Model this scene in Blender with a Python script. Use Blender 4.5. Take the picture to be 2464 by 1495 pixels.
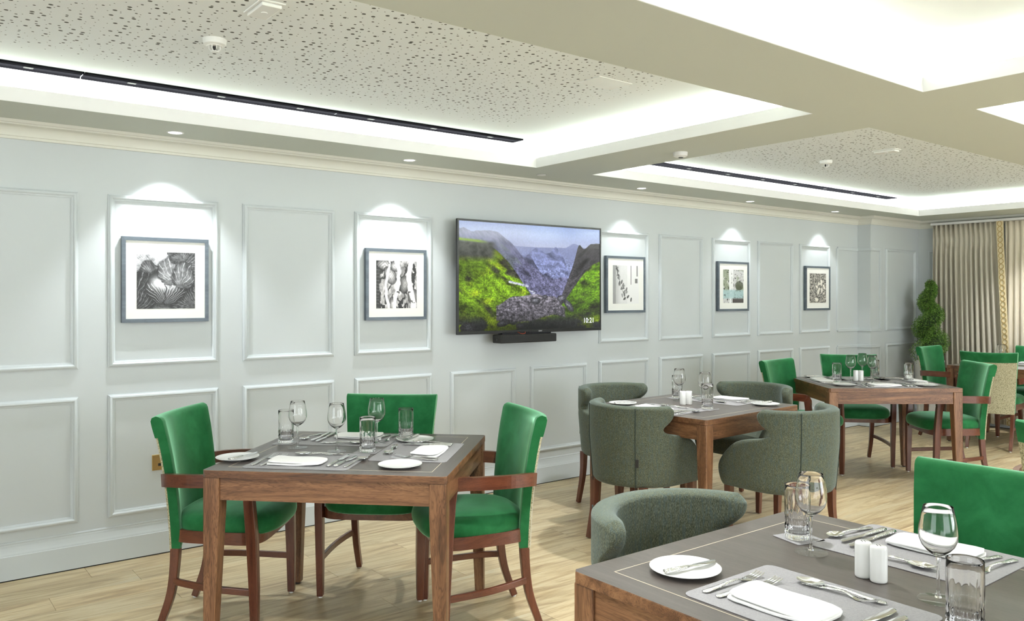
import bpy, bmesh, math, random
import numpy as np
from mathutils import Vector, Matrix
random.seed(7); np.random.seed(7)
S = bpy.context.scene
for o in list(bpy.data.objects): bpy.data.objects.remove(o)
PI = math.pi
# ------------------------------------------------------------------ camera
CAMZ = 1.42
cd = bpy.data.cameras.new('camera'); cam = bpy.data.objects.new('camera', cd); S.collection.objects.link(cam)
cam.location = (0, 0, CAMZ); cam.rotation_euler = (PI/2, 0, -math.atan2(1532, 1964))
cd.sensor_width = 36; cd.sensor_fit = 'HORIZONTAL'; cd.lens = 1964/2464*36
cd.shift_y = -32.5/2464; cd.clip_start = .05
S.camera = cam
# ------------------------------------------------------------------ colour management, world
S.view_settings.view_transform = 'Standard'; S.view_settings.look = 'None'
S.view_settings.gamma = 1; S.view_settings.use_curve_mapping = False
S.view_settings.exposure = 0.04
w = bpy.data.worlds.new('world'); S.world = w; w.use_nodes = True
w.node_tree.nodes['Background'].inputs[0].default_value = (.75, .85, 1, 1)
w.node_tree.nodes['Background'].inputs[1].default_value = 1.0
# room constants (metres): long panelled wall at Y = WY, soffit Z = SZ, coffer ceiling Z = CZ
WY, SZ, CZ = 4.77, 2.30, 2.50
XE = 9.65; XW = -2.6; YS = -3.2; BX, BY = 8.57, 4.62
TRAYS = [(-2.0, 3.55, 2.20, 4.28), (4.065, 8.95, 2.20, 4.28), (-2.0, 3.55, -.6, 1.68), (4.065, 8.95, -.6, 1.68)]
LIP = .065; REC = .13
def area(name, loc, rot, sx, sy, power, col=(1, 1, 1), spread=PI):
    l = bpy.data.lights.new(name, 'AREA'); l.shape = 'RECTANGLE'; l.size = sx; l.size_y = sy; l.energy = power; l.color = col; l.spread = spread
    o = bpy.data.objects.new(name, l); o.location = loc; o.rotation_euler = rot; S.collection.objects.link(o); return o
COVE = 17.0      # watts per metre of hidden strip
for (x0, x1, y0, y1) in TRAYS:
    z = SZ+LIP+.012; c = (.97, .99, 1.0)
    L = x1-x0; Wd = y1-y0; xm = (x0+x1)/2; ym = (y0+y1)/2
    # strips lie in the recess behind the lip and throw light up and inwards
    area('cove_strip', (xm, y1+.10, z), (PI*.57, 0, 0), L, .03, COVE*L, c)
    area('cove_strip', (xm, y0-.10, z), (-PI*.57, 0, 0), L, .03, COVE*L, c)
    area('cove_strip', (x1+.10, ym, z), (0, -PI*.57, 0), .03, Wd, COVE*Wd, c)
    area('cove_strip', (x0-.10, ym, z), (0, PI*.57, 0), .03, Wd, COVE*Wd, c)
# added fill panels at unseen windows behind the camera and in the side wall
area('window_daylight', (.8, YS+.1, 1.35), (PI/2, 0, 0), 3.2, 1.8, 62, (.93, .97, 1.0))
area('window_daylight', (5.2, YS+.1, 1.35), (PI/2, 0, 0), 3.2, 1.8, 150, (.93, .97, 1.0))
area('window_daylight', (XW+.1, 1.2, 1.35), (PI/2, 0, -PI/2), 2.4, 1.8, 40, (.93, .97, 1.0))
def spot(loc, tgt, power, size, blend, col=(1, 1, 1), rad=.02):
    l = bpy.data.lights.new('spot', 'SPOT'); l.energy = power; l.spot_size = math.radians(size); l.spot_blend = blend; l.color = col; l.shadow_soft_size = rad
    o = bpy.data.objects.new('spot', l); o.location = loc
    d = Vector(tgt)-Vector(loc); o.rotation_euler = d.to_track_quat('-Z', 'Y').to_euler(); S.collection.objects.link(o); return o
WALLSPOTS = [(1.265, 4.55), (2.706, 4.54), (4.886, 4.56), (6.341, 4.57), (7.792, 4.58)]
for i, (x, y) in enumerate(WALLSPOTS):
    spot((x, y, SZ-.005), (x, y+.06, 1.0), [70, 62, 26, 24, 24][i], 84, .5, (.93, .97, 1.0), .02)
FILLSPOTS = [(.6, 1.94), (2.1, 1.94), (3.8, 1.0), (3.8, -.4), (5.6, 1.94), (7.6, 1.94), (3.8, 3.2), (9.08, 3.1), (9.08, 1.2), (-.3, -1.2), (6.2, -1.2)]  # added fill under beams and soffit, no fittings there, lifts the room brightness
for (x, y) in FILLSPOTS:
    spot((x, y, SZ-.01), (x, y, 0), 110 if x > 9 else 150, 110, .8, (.97, .985, 1), .04)

# ------------------------------------------------------------------ helpers
def tag(o, label=None, cat=None, group=None, kind=None):
    if label: o['label'] = label
    if cat: o['category'] = cat
    if group: o['group'] = group
    if kind: o['kind'] = kind
    return o
def link(o, parent=None):
    S.collection.objects.link(o)
    if parent: o.parent = parent
    return o
def empty(name, loc=(0, 0, 0), rz=0, label=None, cat=None, group=None):
    o = bpy.data.objects.new(name, None); o.location = loc; o.rotation_euler = (0, 0, rz); o.empty_display_size = .1
    link(o); return tag(o, label, cat, group)
class MB:
    def __init__(s): s.v = []; s.f = []; s.m = []
    def add(s, v, f, mi=0):
        b = len(s.v); s.v += [tuple(p) for p in v]; s.f += [tuple(b+i for i in q) for q in f]; s.m += [mi]*len(f); return s
    def box(s, x0, x1, y0, y1, z0, z1, mi=0):
        v = [(x0, y0, z0), (x1, y0, z0), (x1, y1, z0), (x0, y1, z0), (x0, y0, z1), (x1, y0, z1), (x1, y1, z1), (x0, y1, z1)]
        return s.add(v, [(0, 3, 2, 1), (4, 5, 6, 7), (0, 1, 5, 4), (1, 2, 6, 5), (2, 3, 7, 6), (3, 0, 4, 7)], mi)
    def loft(s, rings, closed=True, cap=True, mi=0):
        n = len(rings[0]); v = [p for r in rings for p in r]; f = []
        for i in range(len(rings)-1):
            for j in range(n if closed else n-1):
                k = (j+1) % n; f.append((i*n+j, i*n+k, (i+1)*n+k, (i+1)*n+j))
        if cap:
            f.append(tuple(range(n-1, -1, -1))); f.append(tuple((len(rings)-1)*n+j for j in range(n)))
        return s.add(v, f, mi)
    def lathe(s, prof, n=32, c=(0, 0, 0), mi=0):
        rings = []
        for r, z in prof:
            rings.append([(c[0]+r*math.cos(2*PI*j/n), c[1]+r*math.sin(2*PI*j/n), c[2]+z) for j in range(n)])
        return s.loft(rings, True, False, mi)
    def cyl(s, x, y, z0, z1, r0, r1=None, n=24, mi=0):
        r1 = r0 if r1 is None else r1
        return s.loft([[(x+r*math.cos(2*PI*j/n), y+r*math.sin(2*PI*j/n), z) for j in range(n)] for r, z in ((r0, z0), (r1, z1))], mi=mi)
    def build(s, name, mat, parent=None, loc=(0, 0, 0), rz=0, smooth=False, bevel=0, sub=0, seg=2, angle=None):
        me = bpy.data.meshes.new(name); me.from_pydata(s.v, [], s.f)
        mats = mat if isinstance(mat, (list, tuple)) else [mat]
        for m in mats: me.materials.append(m)
        me.polygons.foreach_set('material_index', s.m)
        bm = bmesh.new(); bm.from_mesh(me); bmesh.ops.remove_doubles(bm, verts=bm.verts, dist=1e-6)
        bmesh.ops.recalc_face_normals(bm, faces=bm.faces); bm.to_mesh(me); bm.free()
        if smooth: me.polygons.foreach_set('use_smooth', [True]*len(me.polygons))
        if angle: me.set_sharp_from_angle(angle=math.radians(angle))
        me.update()
        o = bpy.data.objects.new(name, me); o.location = loc; o.rotation_euler = (0, 0, rz); link(o, parent)
        if bevel:
            b = o.modifiers.new('bevel', 'BEVEL'); b.width = bevel; b.segments = seg; b.limit_method = 'ANGLE'; b.angle_limit = math.radians(40)
        if sub:
            b = o.modifiers.new('subsurf', 'SUBSURF'); b.levels = sub; b.render_levels = sub
        return o
def tube(path, sec, up=(0, 0, 1)):
    """rings of rectangular sections (w sideways, h along up-ish) along path; sec = (w,h) or list"""
    rings = []; P = [Vector(p) for p in path]; n = len(P)
    for i, p in enumerate(P):
        t = (P[min(i+1, n-1)]-P[max(i-1, 0)]).normalized()
        u = Vector(up); side = t.cross(u)
        if side.length < 1e-4: side = t.cross(Vector((0, 1, 0)))
        side.normalize(); u = side.cross(t).normalized()
        w, h = sec[i] if isinstance(sec, list) else sec
        rings.append([p+side*a*w/2+u*b*h/2 for a, b in ((-1, -1), (1, -1), (1, 1), (-1, 1))])
    return rings
def rtube(path, r, n=8):
    rings = []; P = [Vector(p) for p in path]; m = len(P)
    for i, p in enumerate(P):
        t = (P[min(i+1, m-1)]-P[max(i-1, 0)]).normalized(); a = t.orthogonal().normalized(); b = t.cross(a)
        rr = r[i] if isinstance(r, list) else r
        rings.append([p+(a*math.cos(2*PI*j/n)+b*math.sin(2*PI*j/n))*rr for j in range(n)])
    return rings
def bez(pts, n=10):
    """catmull-rom through pts"""
    P = [Vector(p) for p in pts]; P = [2*P[0]-P[1]]+P+[2*P[-1]-P[-2]]; out = []
    for i in range(1, len(P)-2):
        for k in range(n):
            t = k/n; a, b, c, d = P[i-1:i+3]
            out.append(.5*((2*b)+(c-a)*t+(2*a-5*b+4*c-d)*t*t+(3*b-a-3*c+d)*t**3))
    out.append(P[-2]); return out
def copy_tree(o, parent=None):
    c = o.copy(); link(c); c.parent = parent
    for ch in list(o.children): copy_tree(ch, c)
    return c

# ------------------------------------------------------------------ materials
def mat(name, col=(.8, .8, .8), rough=.5, metal=0, spec=.5, sheen=0, sheentint=None, coat=0):
    m = bpy.data.materials.new(name); m.use_nodes = True; b = m.node_tree.nodes['Principled BSDF']
    b.inputs['Base Color'].default_value = (*col, 1); b.inputs['Roughness'].default_value = rough; b.inputs['Metallic'].default_value = metal
    b.inputs['Specular IOR Level'].default_value = spec
    if sheen: b.inputs['Sheen Weight'].default_value = sheen; b.inputs['Sheen Roughness'].default_value = .35
    if sheentint: b.inputs['Sheen Tint'].default_value = (*sheentint, 1)
    if coat: b.inputs['Coat Weight'].default_value = coat; b.inputs['Coat Roughness'].default_value = .15
    return m
class N:
    def __init__(s, m): s.m = m; s.t = m.node_tree; s.b = s.t.nodes['Principled BSDF']
    def n(s, ty, **k):
        x = s.t.nodes.new(ty)
        for a, v in k.items():
            if a.startswith('i_'):
                key = a[2:]; x.inputs[int(key) if key.isdigit() else key].default_value = v
            else: setattr(x, a, v)
        return x
    def l(s, a, b): s.t.links.new(a, b)
    def coord(s, scale=(1, 1, 1), kind='Object', rnd=False, rot=(0, 0, 0)):
        tc = s.n('ShaderNodeTexCoord'); mp = s.n('ShaderNodeMapping'); mp.inputs['Scale'].default_value = scale; mp.inputs['Rotation'].default_value = rot
        s.l(tc.outputs[kind], mp.inputs[0])
        if rnd:
            oi = s.n('ShaderNodeObjectInfo'); mu = s.n('ShaderNodeMath', operation='MULTIPLY'); mu.inputs[1].default_value = 37.
            s.l(oi.outputs['Random'], mu.inputs[0]); s.l(mu.outputs[0], mp.inputs['Location'])
        return mp.outputs[0]
    def noise(s, vec, scale, detail=4, rough=.5, dist=0):
        x = s.n('ShaderNodeTexNoise'); x.inputs['Scale'].default_value = scale; x.inputs['Detail'].default_value = detail
        x.inputs['Roughness'].default_value = rough; x.inputs['Distortion'].default_value = dist
        s.l(vec, x.inputs['Vector']); return x.outputs['Fac']
    def ramp(s, fac, stops):
        r = s.n('ShaderNodeValToRGB'); e = r.color_ramp.elements
        while len(e) < len(stops): e.new(.5)
        for i, (p, c) in enumerate(stops): e[i].position = p; e[i].color = (*c, 1)
        s.l(fac, r.inputs[0]); return r.outputs[0]
    def mix(s, fac, a, b, bt='MIX'):
        x = s.n('ShaderNodeMix', data_type='RGBA', blend_type=bt)
        if isinstance(fac, float): x.inputs[0].default_value = fac
        else: s.l(fac, x.inputs[0])
        for i, v in ((6, a), (7, b)):
            if isinstance(v, tuple): x.inputs[i].default_value = (*v, 1)
            else: s.l(v, x.inputs[i])
        return x.outputs[2]
    def bump(s, h, st, dist=.01):
        b = s.n('ShaderNodeBump'); b.inputs['Strength'].default_value = st; b.inputs['Distance'].default_value = dist
        s.l(h, b.inputs['Height']); s.l(b.outputs[0], s.b.inputs['Normal']); return b
    def col(s, c): s.l(c, s.b.inputs['Base Color'])
    def math(s, op, a, b=None):
        x = s.n('ShaderNodeMath', operation=op)
        for i, v in ((0, a), (1, b)):
            if v is None: continue
            if isinstance(v, (int, float)): x.inputs[i].default_value = v
            else: s.l(v, x.inputs[i])
        return x.outputs[0]
def wood(name, stops, axis='X', rough=.35, rnd=True, sc=1., coat=0, knots=1.2):
    m = mat(name, rough=rough, coat=coat); g = N(m)
    k = {'X': (1.2, 14, 14), 'Y': (14, 1.2, 14), 'Z': (14, 14, 1.2)}[axis]
    v = g.coord(tuple(a*sc for a in k), rnd=rnd)
    a = g.noise(v, 1.0, 5, .6, knots); b = g.noise(v, 5.0, 3, .6, .3)
    f = g.math('ADD', g.math('MULTIPLY', a, .75), g.math('MULTIPLY', b, .25))
    # cathedral rings
    wv = g.math('SINE', g.math('MULTIPLY', a, 70.)); wl = g.math('POWER', g.math('ABSOLUTE', wv), 6.0); f = g.math('SUBTRACT', g.math('ADD', f, .02), g.math('MULTIPLY', wl, .12))
    g.col(g.ramp(f, stops)); g.bump(b, .08, .002); return m
M = {}
M['wall'] = mat('wall_paint', (.585, .622, .632), .55, spec=.3)
g = N(M['wall']); g.bump(g.noise(g.coord(), 160, 2), .04, .001)
M['moulding'] = mat('moulding_paint', (.60, .645, .66), .4, spec=.35)
M['soffit'] = mat('soffit_paint', (.60, .63, .565), .6, spec=.3)
M['lip'] = mat('coffer_lip_glow', (.88, .88, .86), .6, spec=.2)  # whiter than the soffit: cove light on the lip faces put into colour
M['cornice'] = mat('cornice_paint', (.74, .74, .66), .5, spec=.3)
M['ceil'] = mat('perforated_ceiling', (.84, .87, .88), .75, spec=.2)
def make_ceiling():
    g = N(M['ceil']); v = g.coord()
    sp = g.n('ShaderNodeSeparateXYZ'); g.l(v, sp.inputs[0]); X, Y = sp.outputs[0], sp.outputs[1]
    mask = None
    for (x0, x1, y0, y1) in [(-3, 3.25, 2.2, 4.16), (4.85, 8.7, 2.2, 4.16), (-3, 3.2, -1, 1.35), (4.85, 8.7, -1, 1.35)]:
        a = g.math('MINIMUM', g.math('SUBTRACT', X, x0), g.math('SUBTRACT', x1, X))
        b = g.math('MINIMUM', g.math('SUBTRACT', Y, y0), g.math('SUBTRACT', y1, Y))
        q = g.math('MINIMUM', a, b); mask = q if mask is None else g.math('MAXIMUM', mask, q)
    mk = g.math('MINIMUM', g.math('MAXIMUM', g.math('MULTIPLY', mask, 2.6), 0.0), 1.0)
    vo = g.n('ShaderNodeTexVoronoi', voronoi_dimensions='2D', feature='F1'); vo.inputs['Scale'].default_value = 25.; vo.inputs['Randomness'].default_value = .82
    g.l(v, vo.inputs['Vector'])
    sc = g.n('ShaderNodeSeparateColor'); g.l(vo.outputs['Color'], sc.inputs[0]); r = sc.outputs[0]
    rad = g.math('ADD', g.math('ADD', .07, g.math('MULTIPLY', g.math('GREATER_THAN', r, .5), .065)), g.math('MULTIPLY', g.math('GREATER_THAN', r, .78), .07))
    rad = g.math('MULTIPLY', rad, g.math('ADD', g.math('MULTIPLY', mk, .6), .4))  # cove glare drawn into the pattern: holes shrink and thin toward tray edges
    h = g.math('LESS_THAN', vo.outputs['Distance'], rad)
    h = g.math('MULTIPLY', h, g.math('GREATER_THAN', mk, g.math('MULTIPLY', sc.outputs[1], .5)))
    h = g.math('MULTIPLY', h, g.math('GREATER_THAN', mk, .001))
    g.col(g.mix(h, (.84, .87, .88), (.10, .10, .085)))
make_ceiling()
M['plank'] = mat('floor_plank', rough=.38, spec=.45)
g = N(M['plank']); v = g.coord((1.0, 9, 9), rnd=True)
a = g.noise(v, 1.5, 6, .62, 1.6); b = g.noise(v, 9, 4, .6, .4); c2 = g.noise(g.coord((1, 3, 3), rnd=True), 2.2, 3, .5)
cc = g.ramp(a, [(.30, (.30, .20, .10)), (.42, (.44, .32, .165)), (.52, (.57, .45, .255)), (.62, (.64, .53, .33)), (.72, (.54, .48, .345))])
oi = g.n('ShaderNodeObjectInfo'); tint = g.ramp(oi.outputs['Random'], [(0, (.84, .84, .82)), (.5, (1, .97, .92)), (1, (.93, .95, .96))])
cc = g.mix(1.0, cc, tint, 'MULTIPLY'); cc = g.mix(g.math('MULTIPLY', g.math('GREATER_THAN', b, .60), .35), cc, (.36, .26, .14))
cc = g.mix(g.math('MULTIPLY', c2, .25), cc, (.60, .57, .46)); g.col(cc); g.bump(b, .12, .002)
M['floor'] = mat('floor_base', (.42, .33, .2), .5)
M['gap'] = mat('shadow_gap', (.02, .02, .02), .9)
wal = [(.26, (.040, .016, .007)), (.42, (.115, .050, .022)), (.54, (.205, .098, .045)), (.70, (.29, .155, .075))]
for ax in 'XYZ': M['walnut'+ax] = wood('walnut_'+ax.lower(), wal, ax, .38)
tp = [(.25, (.062, .050, .044)), (.5, (.088, .073, .064)), (.75, (.12, .10, .088))]
M['top'] = wood('dark_veneer', tp, 'Y', .30, sc=1.6, coat=0, knots=.4)
M['inlay'] = mat('pale_inlay', (.62, .55, .42), .4)
mah = [(.25, (.045, .011, .005)), (.5, (.115, .032, .015)), (.8, (.19, .062, .028))]
M['mahog'] = wood('mahogany', mah, 'Z', .28, sc=1.3, coat=.3)
M['mahogX'] = wood('mahogany_rail', mah, 'Y', .28, sc=1.3, coat=.3)
M['velvet'] = mat('green_velvet', (.003, .17, .035), .7, spec=.12, sheen=1.0, sheentint=(.50, 1.0, .65))
g = N(M['velvet']); v = g.coord(rnd=True); a = g.noise(v, 9, 5, .6, .35); b = g.noise(v, 400, 2)
g.col(g.ramp(a, [(.3, (.007, .088, .023)), (.5, (.012, .116, .034)), (.7, (.020, .152, .050))])); g.bump(g.math('ADD', a, g.math('MULTIPLY', b, .3)), .25, .003)
M['weave'] = mat('cream_weave', (.6, .55, .42), .85, spec=.1, sheen=.2)
g = N(M['weave']); v = g.coord((1, 1, 1)); a = g.noise(v, 330, 2, .7); vo = g.n('ShaderNodeTexVoronoi'); vo.inputs['Scale'].default_value = 190.; g.l(v, vo.inputs[0])
g.col(g.ramp(vo.outputs['Distance'], [(.1, (.62, .57, .42)), (.5, (.40, .37, .24)), (.8, (.22, .21, .13))])); g.bump(vo.outputs['Distance'], .3, .002)
M['tweed'] = mat('tweed', (.2, .25, .22), .9, spec=.08, sheen=.35, sheentint=(.7, .85, .9))
g = N(M['tweed']); v = g.coord((1, 1, .30)); a = g.noise(v, 520, 2, .7); b = g.noise(g.coord((1, 1, .10)), 170, 2, .6); c3 = g.noise(g.coord(), 700, 2, .8)
cc = g.ramp(a, [(.32, (.040, .047, .034)), (.46, (.082, .092, .064)), (.56, (.118, .130, .092)), (.70, (.215, .23, .168))])
cc = g.mix(g.math('MULTIPLY', g.math('GREATER_THAN', b, .54), .35), cc, (.075, .115, .125)); g.col(cc); g.bump(g.math('ADD', a, c3), .35, .002)
M['seam'] = mat('seam_thread', (.03, .045, .04), .9)
def glass(name, bumpy=False, ior=1.45):
    m = mat(name, (1, 1, 1), .0); b = m.node_tree.nodes['Principled BSDF']; b.inputs['Transmission Weight'].default_value = 1; b.inputs['IOR'].default_value = ior
    return m
def thin_glass(name, refr):
    # thin-walled glass: most light passes straight through, the rest mirrors; 'refr' blends in a refracting share for thick glass
    m = glass(name, ior=1.45); t = m.node_tree; b = t.nodes['Principled BSDF']; out = t.nodes['Material Output']
    tr = t.nodes.new('ShaderNodeBsdfTransparent'); tr.inputs[0].default_value = (.985, .99, .988, 1); gl = t.nodes.new('ShaderNodeBsdfGlossy'); gl.inputs['Roughness'].default_value = .01
    lw = t.nodes.new('ShaderNodeLayerWeight'); lw.inputs[0].default_value = .5; pw_ = t.nodes.new('ShaderNodeMath'); pw_.operation = 'POWER'; pw_.inputs[1].default_value = 4.; ml = t.nodes.new('ShaderNodeMath'); ml.operation = 'MULTIPLY_ADD'; ml.inputs[1].default_value = .5; ml.inputs[2].default_value = .07; t.links.new(lw.outputs['Facing'], pw_.inputs[0]); t.links.new(pw_.outputs[0], ml.inputs[0]); mx = t.nodes.new('ShaderNodeMixShader'); m2 = t.nodes.new('ShaderNodeMixShader')
    t.links.new(ml.outputs[0], mx.inputs[0]); t.links.new(tr.outputs[0], mx.inputs[1]); t.links.new(gl.outputs[0], mx.inputs[2])
    m2.inputs[0].default_value = refr; t.links.new(mx.outputs[0], m2.inputs[1]); t.links.new(b.outputs[0], m2.inputs[2]); t.links.new(m2.outputs[0], out.inputs[0]); return m
M['glass'] = glass('clear_glass', ior=1.40); M['cut'] = glass('cut_glass', ior=1.45); M['foot'] = thin_glass('thin_foot_glass', .0)
M['steel'] = mat('polished_steel', (.78, .78, .77), .12, 1)
M['hammer'] = mat('hammered_steel', (.74, .74, .72), .2, 1)
g = N(M['hammer']); vo = g.n('ShaderNodeTexVoronoi'); vo.inputs['Scale'].default_value = 320.; g.l(g.coord(), vo.inputs[0]); g.bump(vo.outputs['Distance'], .6, .002)
M['china'] = mat('white_porcelain', (.86, .86, .84), .12, coat=.3)
M['linen'] = mat('white_linen', (.88, .88, .86), .8, sheen=.2)
g = N(M['linen']); g.bump(g.noise(g.coord(), 35, 3), .08, .003)
M['leather'] = mat('grey_leatherette', (.40, .39, .40), .5)
g = N(M['leather']); v = g.coord(); vo = g.n('ShaderNodeTexVoronoi', feature='DISTANCE_TO_EDGE'); vo.inputs['Scale'].default_value = 130.; g.l(v, vo.inputs[0])
nz = g.noise(v, 260, 4, .7, 1.0); g.col(g.ramp(nz, [(.3, (.24, .235, .24)), (.7, (.36, .35, .36))])); g.bump(g.math('ADD', g.math('MINIMUM', vo.outputs['Distance'], .15), g.math('MULTIPLY', nz, .5)), .5, .002)
M['frame'] = wood('blue_grey_frame', [(.2, (.055, .07, .09)), (.5, (.09, .115, .14)), (.8, (.15, .18, .215))], 'X', .4)
M['board'] = mat('white_mount_board', (.86, .86, .82), .8)
M['black'] = mat('black_plastic', (.012, .012, .013), .3)
M['blackm'] = mat('black_matt', (.012, .012, .011), .7)
M['black_metal'] = mat('black_anodised', (.02, .02, .024), .3, .6)
M['slot'] = mat('slot_black', (.006, .006, .007), .9, spec=0.)
M['white'] = mat('white_plastic', (.8, .8, .78), .4)
M['brass'] = mat('brushed_brass', (.62, .45, .2), .3, 1)
M['dark'] = mat('dark_lens', (.02, .02, .02), .2)
M['soil'] = mat('soil', (.04, .03, .02), .9)
M['leaf'] = mat('box_leaf', (.06, .17, .02), .5, spec=.4)
g = N(M['leaf']); g.col(g.ramp(g.noise(g.coord(), 60, 2), [(.3, (.035, .09, .012)), (.5, (.10, .22, .03)), (.7, (.24, .40, .07))]))
M['bark'] = mat('bark', (.12, .08, .05), .9)
M['curtain'] = mat('taupe_curtain', (.50, .46, .37), .7, sheen=.3); M['curtain2'] = mat('cream_curtain', (.70, .63, .50), .75, sheen=.3)
M['trim'] = mat('pale_gold_trim', (.70, .60, .38), .6); M['ring'] = mat('gold_ring_stitch', (.45, .32, .12), .5)
def emis(name, col, st):
    m = mat(name, col, .4); b = m.node_tree.nodes['Principled BSDF']; b.inputs['Emission Color'].default_value = (*col, 1); b.inputs['Emission Strength'].default_value = st; return m
M['lamp'] = emis('lit_lamp', (1, 1, 1), 6.); M['clock'] = emis('clock_text', (.85, .88, .95), .8); M['logo'] = emis('logo_text', (.6, .6, .6), .15)
M['daylight'] = emis('window_sky', (.8, .9, 1), 1.0)

# ------------------------------------------------------------------ room shell
def struct(o, name=None): o['kind'] = 'structure'; return o
mb = MB(); mb.box(XW-.1, XE+.1, YS-.1, WY+.1, -.12, -.003); FLOOR = struct(mb.build('floor', M['floor']))
mb = MB(); mb.box(XW-.1, XE+.1, WY, WY+.12, -.12, 2.6); WALL = struct(mb.build('wall_left', M['wall']))
mb = MB(); mb.box(BX, XE, BY, WY, 0, 2.42); BREAST = struct(mb.build('wall_breast', M['wall']))
mb = MB(); mb.box(XE, XE+.12, YS, WY, -.12, 2.6); WEND = struct(mb.build('wall_back', M['wall']))
def wall_with_windows(name, axis, pos, thick, a0, a1, wins):
    mb = MB(); z0, z1, wz0, wz1 = -.12, 2.6, .45, 2.15
    def bx(a, b, c, d):
        if axis == 'Y': mb.box(a, b, pos, pos+thick, c, d)
        else: mb.box(pos, pos+thick, a, b, c, d)
    cur = a0
    for (p, q) in wins: bx(cur, p, z0, z1); bx(p, q, z0, wz0); bx(p, q, wz1, z1); cur = q
    bx(cur, a1, z0, z1); return struct(mb.build(name, M['wall']))
wall_with_windows('wall_front', 'Y', YS-.12, .12, XW, XE, [(-.8, 2.4), (3.6, 6.8)])
wall_with_windows('wall_right', 'X', XW-.12, .12, YS, WY, [(0, 2.4)])
k = 1
for (x0, x1, y0, y1) in [(-.8, 2.4, YS-.08, YS-.04), (3.6, 6.8, YS-.08, YS-.04), (XW-.08, XW-.04, 0, 2.4)]:
    mb = MB(); vert = (x1-x0) < .1
    L0, L1 = (y0, y1) if vert else (x0, x1)
    def b(a, c, z0, z1, e=0):
        if vert: mb.box(x0-e, x1+e, a, c, z0, z1)
        else: mb.box(a, c, y0-e, y1+e, z0, z1)
    for q in range(4): a = L0+(L1-L0-.05)*q/3; b(a, a+.05, .45, 2.15)
    b(L0, L1, .45, .5); b(L0, L1, 2.10, 2.15)
    wo = struct(mb.build('window_%d' % k, M['white'])); k += 1
    mb = MB(); 
    if vert: mb.box(x0+.015, x0+.02, y0, y1, .5, 2.1)
    else: mb.box(x0, x1, y0+.015, y0+.02, .5, 2.1)
    mb.build('pane', M['glass'], wo)
# ceiling: coffer level plane plus soffits with lips and recesses
mb = MB(); mb.box(XW, XE, YS, WY, CZ, CZ+.1); CEIL = struct(mb.build('ceiling', M['ceil']))
def ring_cells(inset):
    xs = [XW, -2.0, 3.55, 4.065, 8.95, XE]; ys = [YS, -.6, 1.68, 2.20, 4.28, WY]
    out = []
    for i in range(5):
        for j in range(5):
            if i in (1, 3) and j in (1, 3): continue
            out.append((i, j))
    return xs, ys, out
xs, ys, cells = ring_cells(0)
mb = MB()
def strips(z0, z1, e, ew=0):
    """soffit solid with the trays enlarged by e"""
    hx = [(-2.0-e, 3.55+e), (4.065-e, 8.95+e)]; hy = [(-.6-e, 1.68+e), (2.20-e, 4.28+(ew or e))]
    X = [XW, hx[0][0], hx[0][1], hx[1][0], hx[1][1], XE]; Y = [YS, hy[0][0], hy[0][1], hy[1][0], hy[1][1], WY]
    for j in (0, 2, 4): mb.box(X[0], X[5], Y[j], Y[j+1], z0, z1)
    for j in (1, 3):
        for i in (0, 2, 4): mb.box(X[i], X[i+1], Y[j], Y[j+1], z0, z1)
strips(SZ, SZ+LIP, 0); strips(SZ+LIP, CZ, .19, .40)
mb2 = None
SOF = struct(mb.build('trim_1', M['soffit']))
mb = MB()
for (x0, x1, y0, y1) in TRAYS:
    a_, b_ = SZ+.0008, SZ+LIP+.001; t_ = .003
    mb.box(x0, x1, y1-t_, y1, a_, b_); mb.box(x0, x1, y0, y0+t_, a_, b_); mb.box(x0, x0+t_, y0+t_, y1-t_, a_, b_); mb.box(x1-t_, x1, y0+t_, y1-t_, a_, b_)
struct(mb.build('trim_4', M['lip']))
# mitred sweep of a wall profile along a plan polyline (room on the right-hand side)
def sweep(path, prof):
    rings = []; P = [Vector(p) for p in path]
    for i, p in enumerate(P):
        d0 = (P[i]-P[i-1]).normalized() if i else None; d1 = (P[i+1]-P[i]).normalized() if i < len(P)-1 else None
        n0 = Vector((d0.y, -d0.x)) if d0 else None; n1 = Vector((d1.y, -d1.x)) if d1 else None
        if n0 and n1: n = (n0+n1); n = n/(n.dot(n0))
        else: n = n0 or n1
        rings.append([(p.x+n.x*o, p.y+n.y*o, z) for o, z in prof])
    m = MB(); m.loft(rings); return m
path = [(XW, WY), (BX, WY), (BX, BY), (XE, BY), (XE, YS)]
cove = [(.020+.046*(1-math.cos(t)), 2.232+.044*math.sin(t)) for t in [PI/2*k/8 for k in range(9)]]
prof = [(0, 2.214), (.013, 2.214), (.015, 2.226), (.020, 2.229)]+cove+[(.069, 2.278), (.071, 2.284), (.079, 2.286), (.082, 2.294), (.084, SZ), (0, SZ)]
struct(sweep(path, prof).build('trim_2', M['cornice'], smooth=True, angle=25))
prof = [(0, .006), (.022, .006), (.022, .122), (.0195, .126)]+[(.0195-.011*(k/6)**.7, .130+.040*k/6) for k in range(7)]+[(.0085, .174), (.0065, .178), (.0075, .184), (.004, .190), (0, .190)]
struct(sweep(path, prof).build('baseboard_left', M['moulding'], smooth=True, angle=30))
mb = sweep(path, [(0, -.002), (.019, -.002), (.019, .006), (0, .006)]); struct(mb.build('trim_3', M['gap']))
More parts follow.
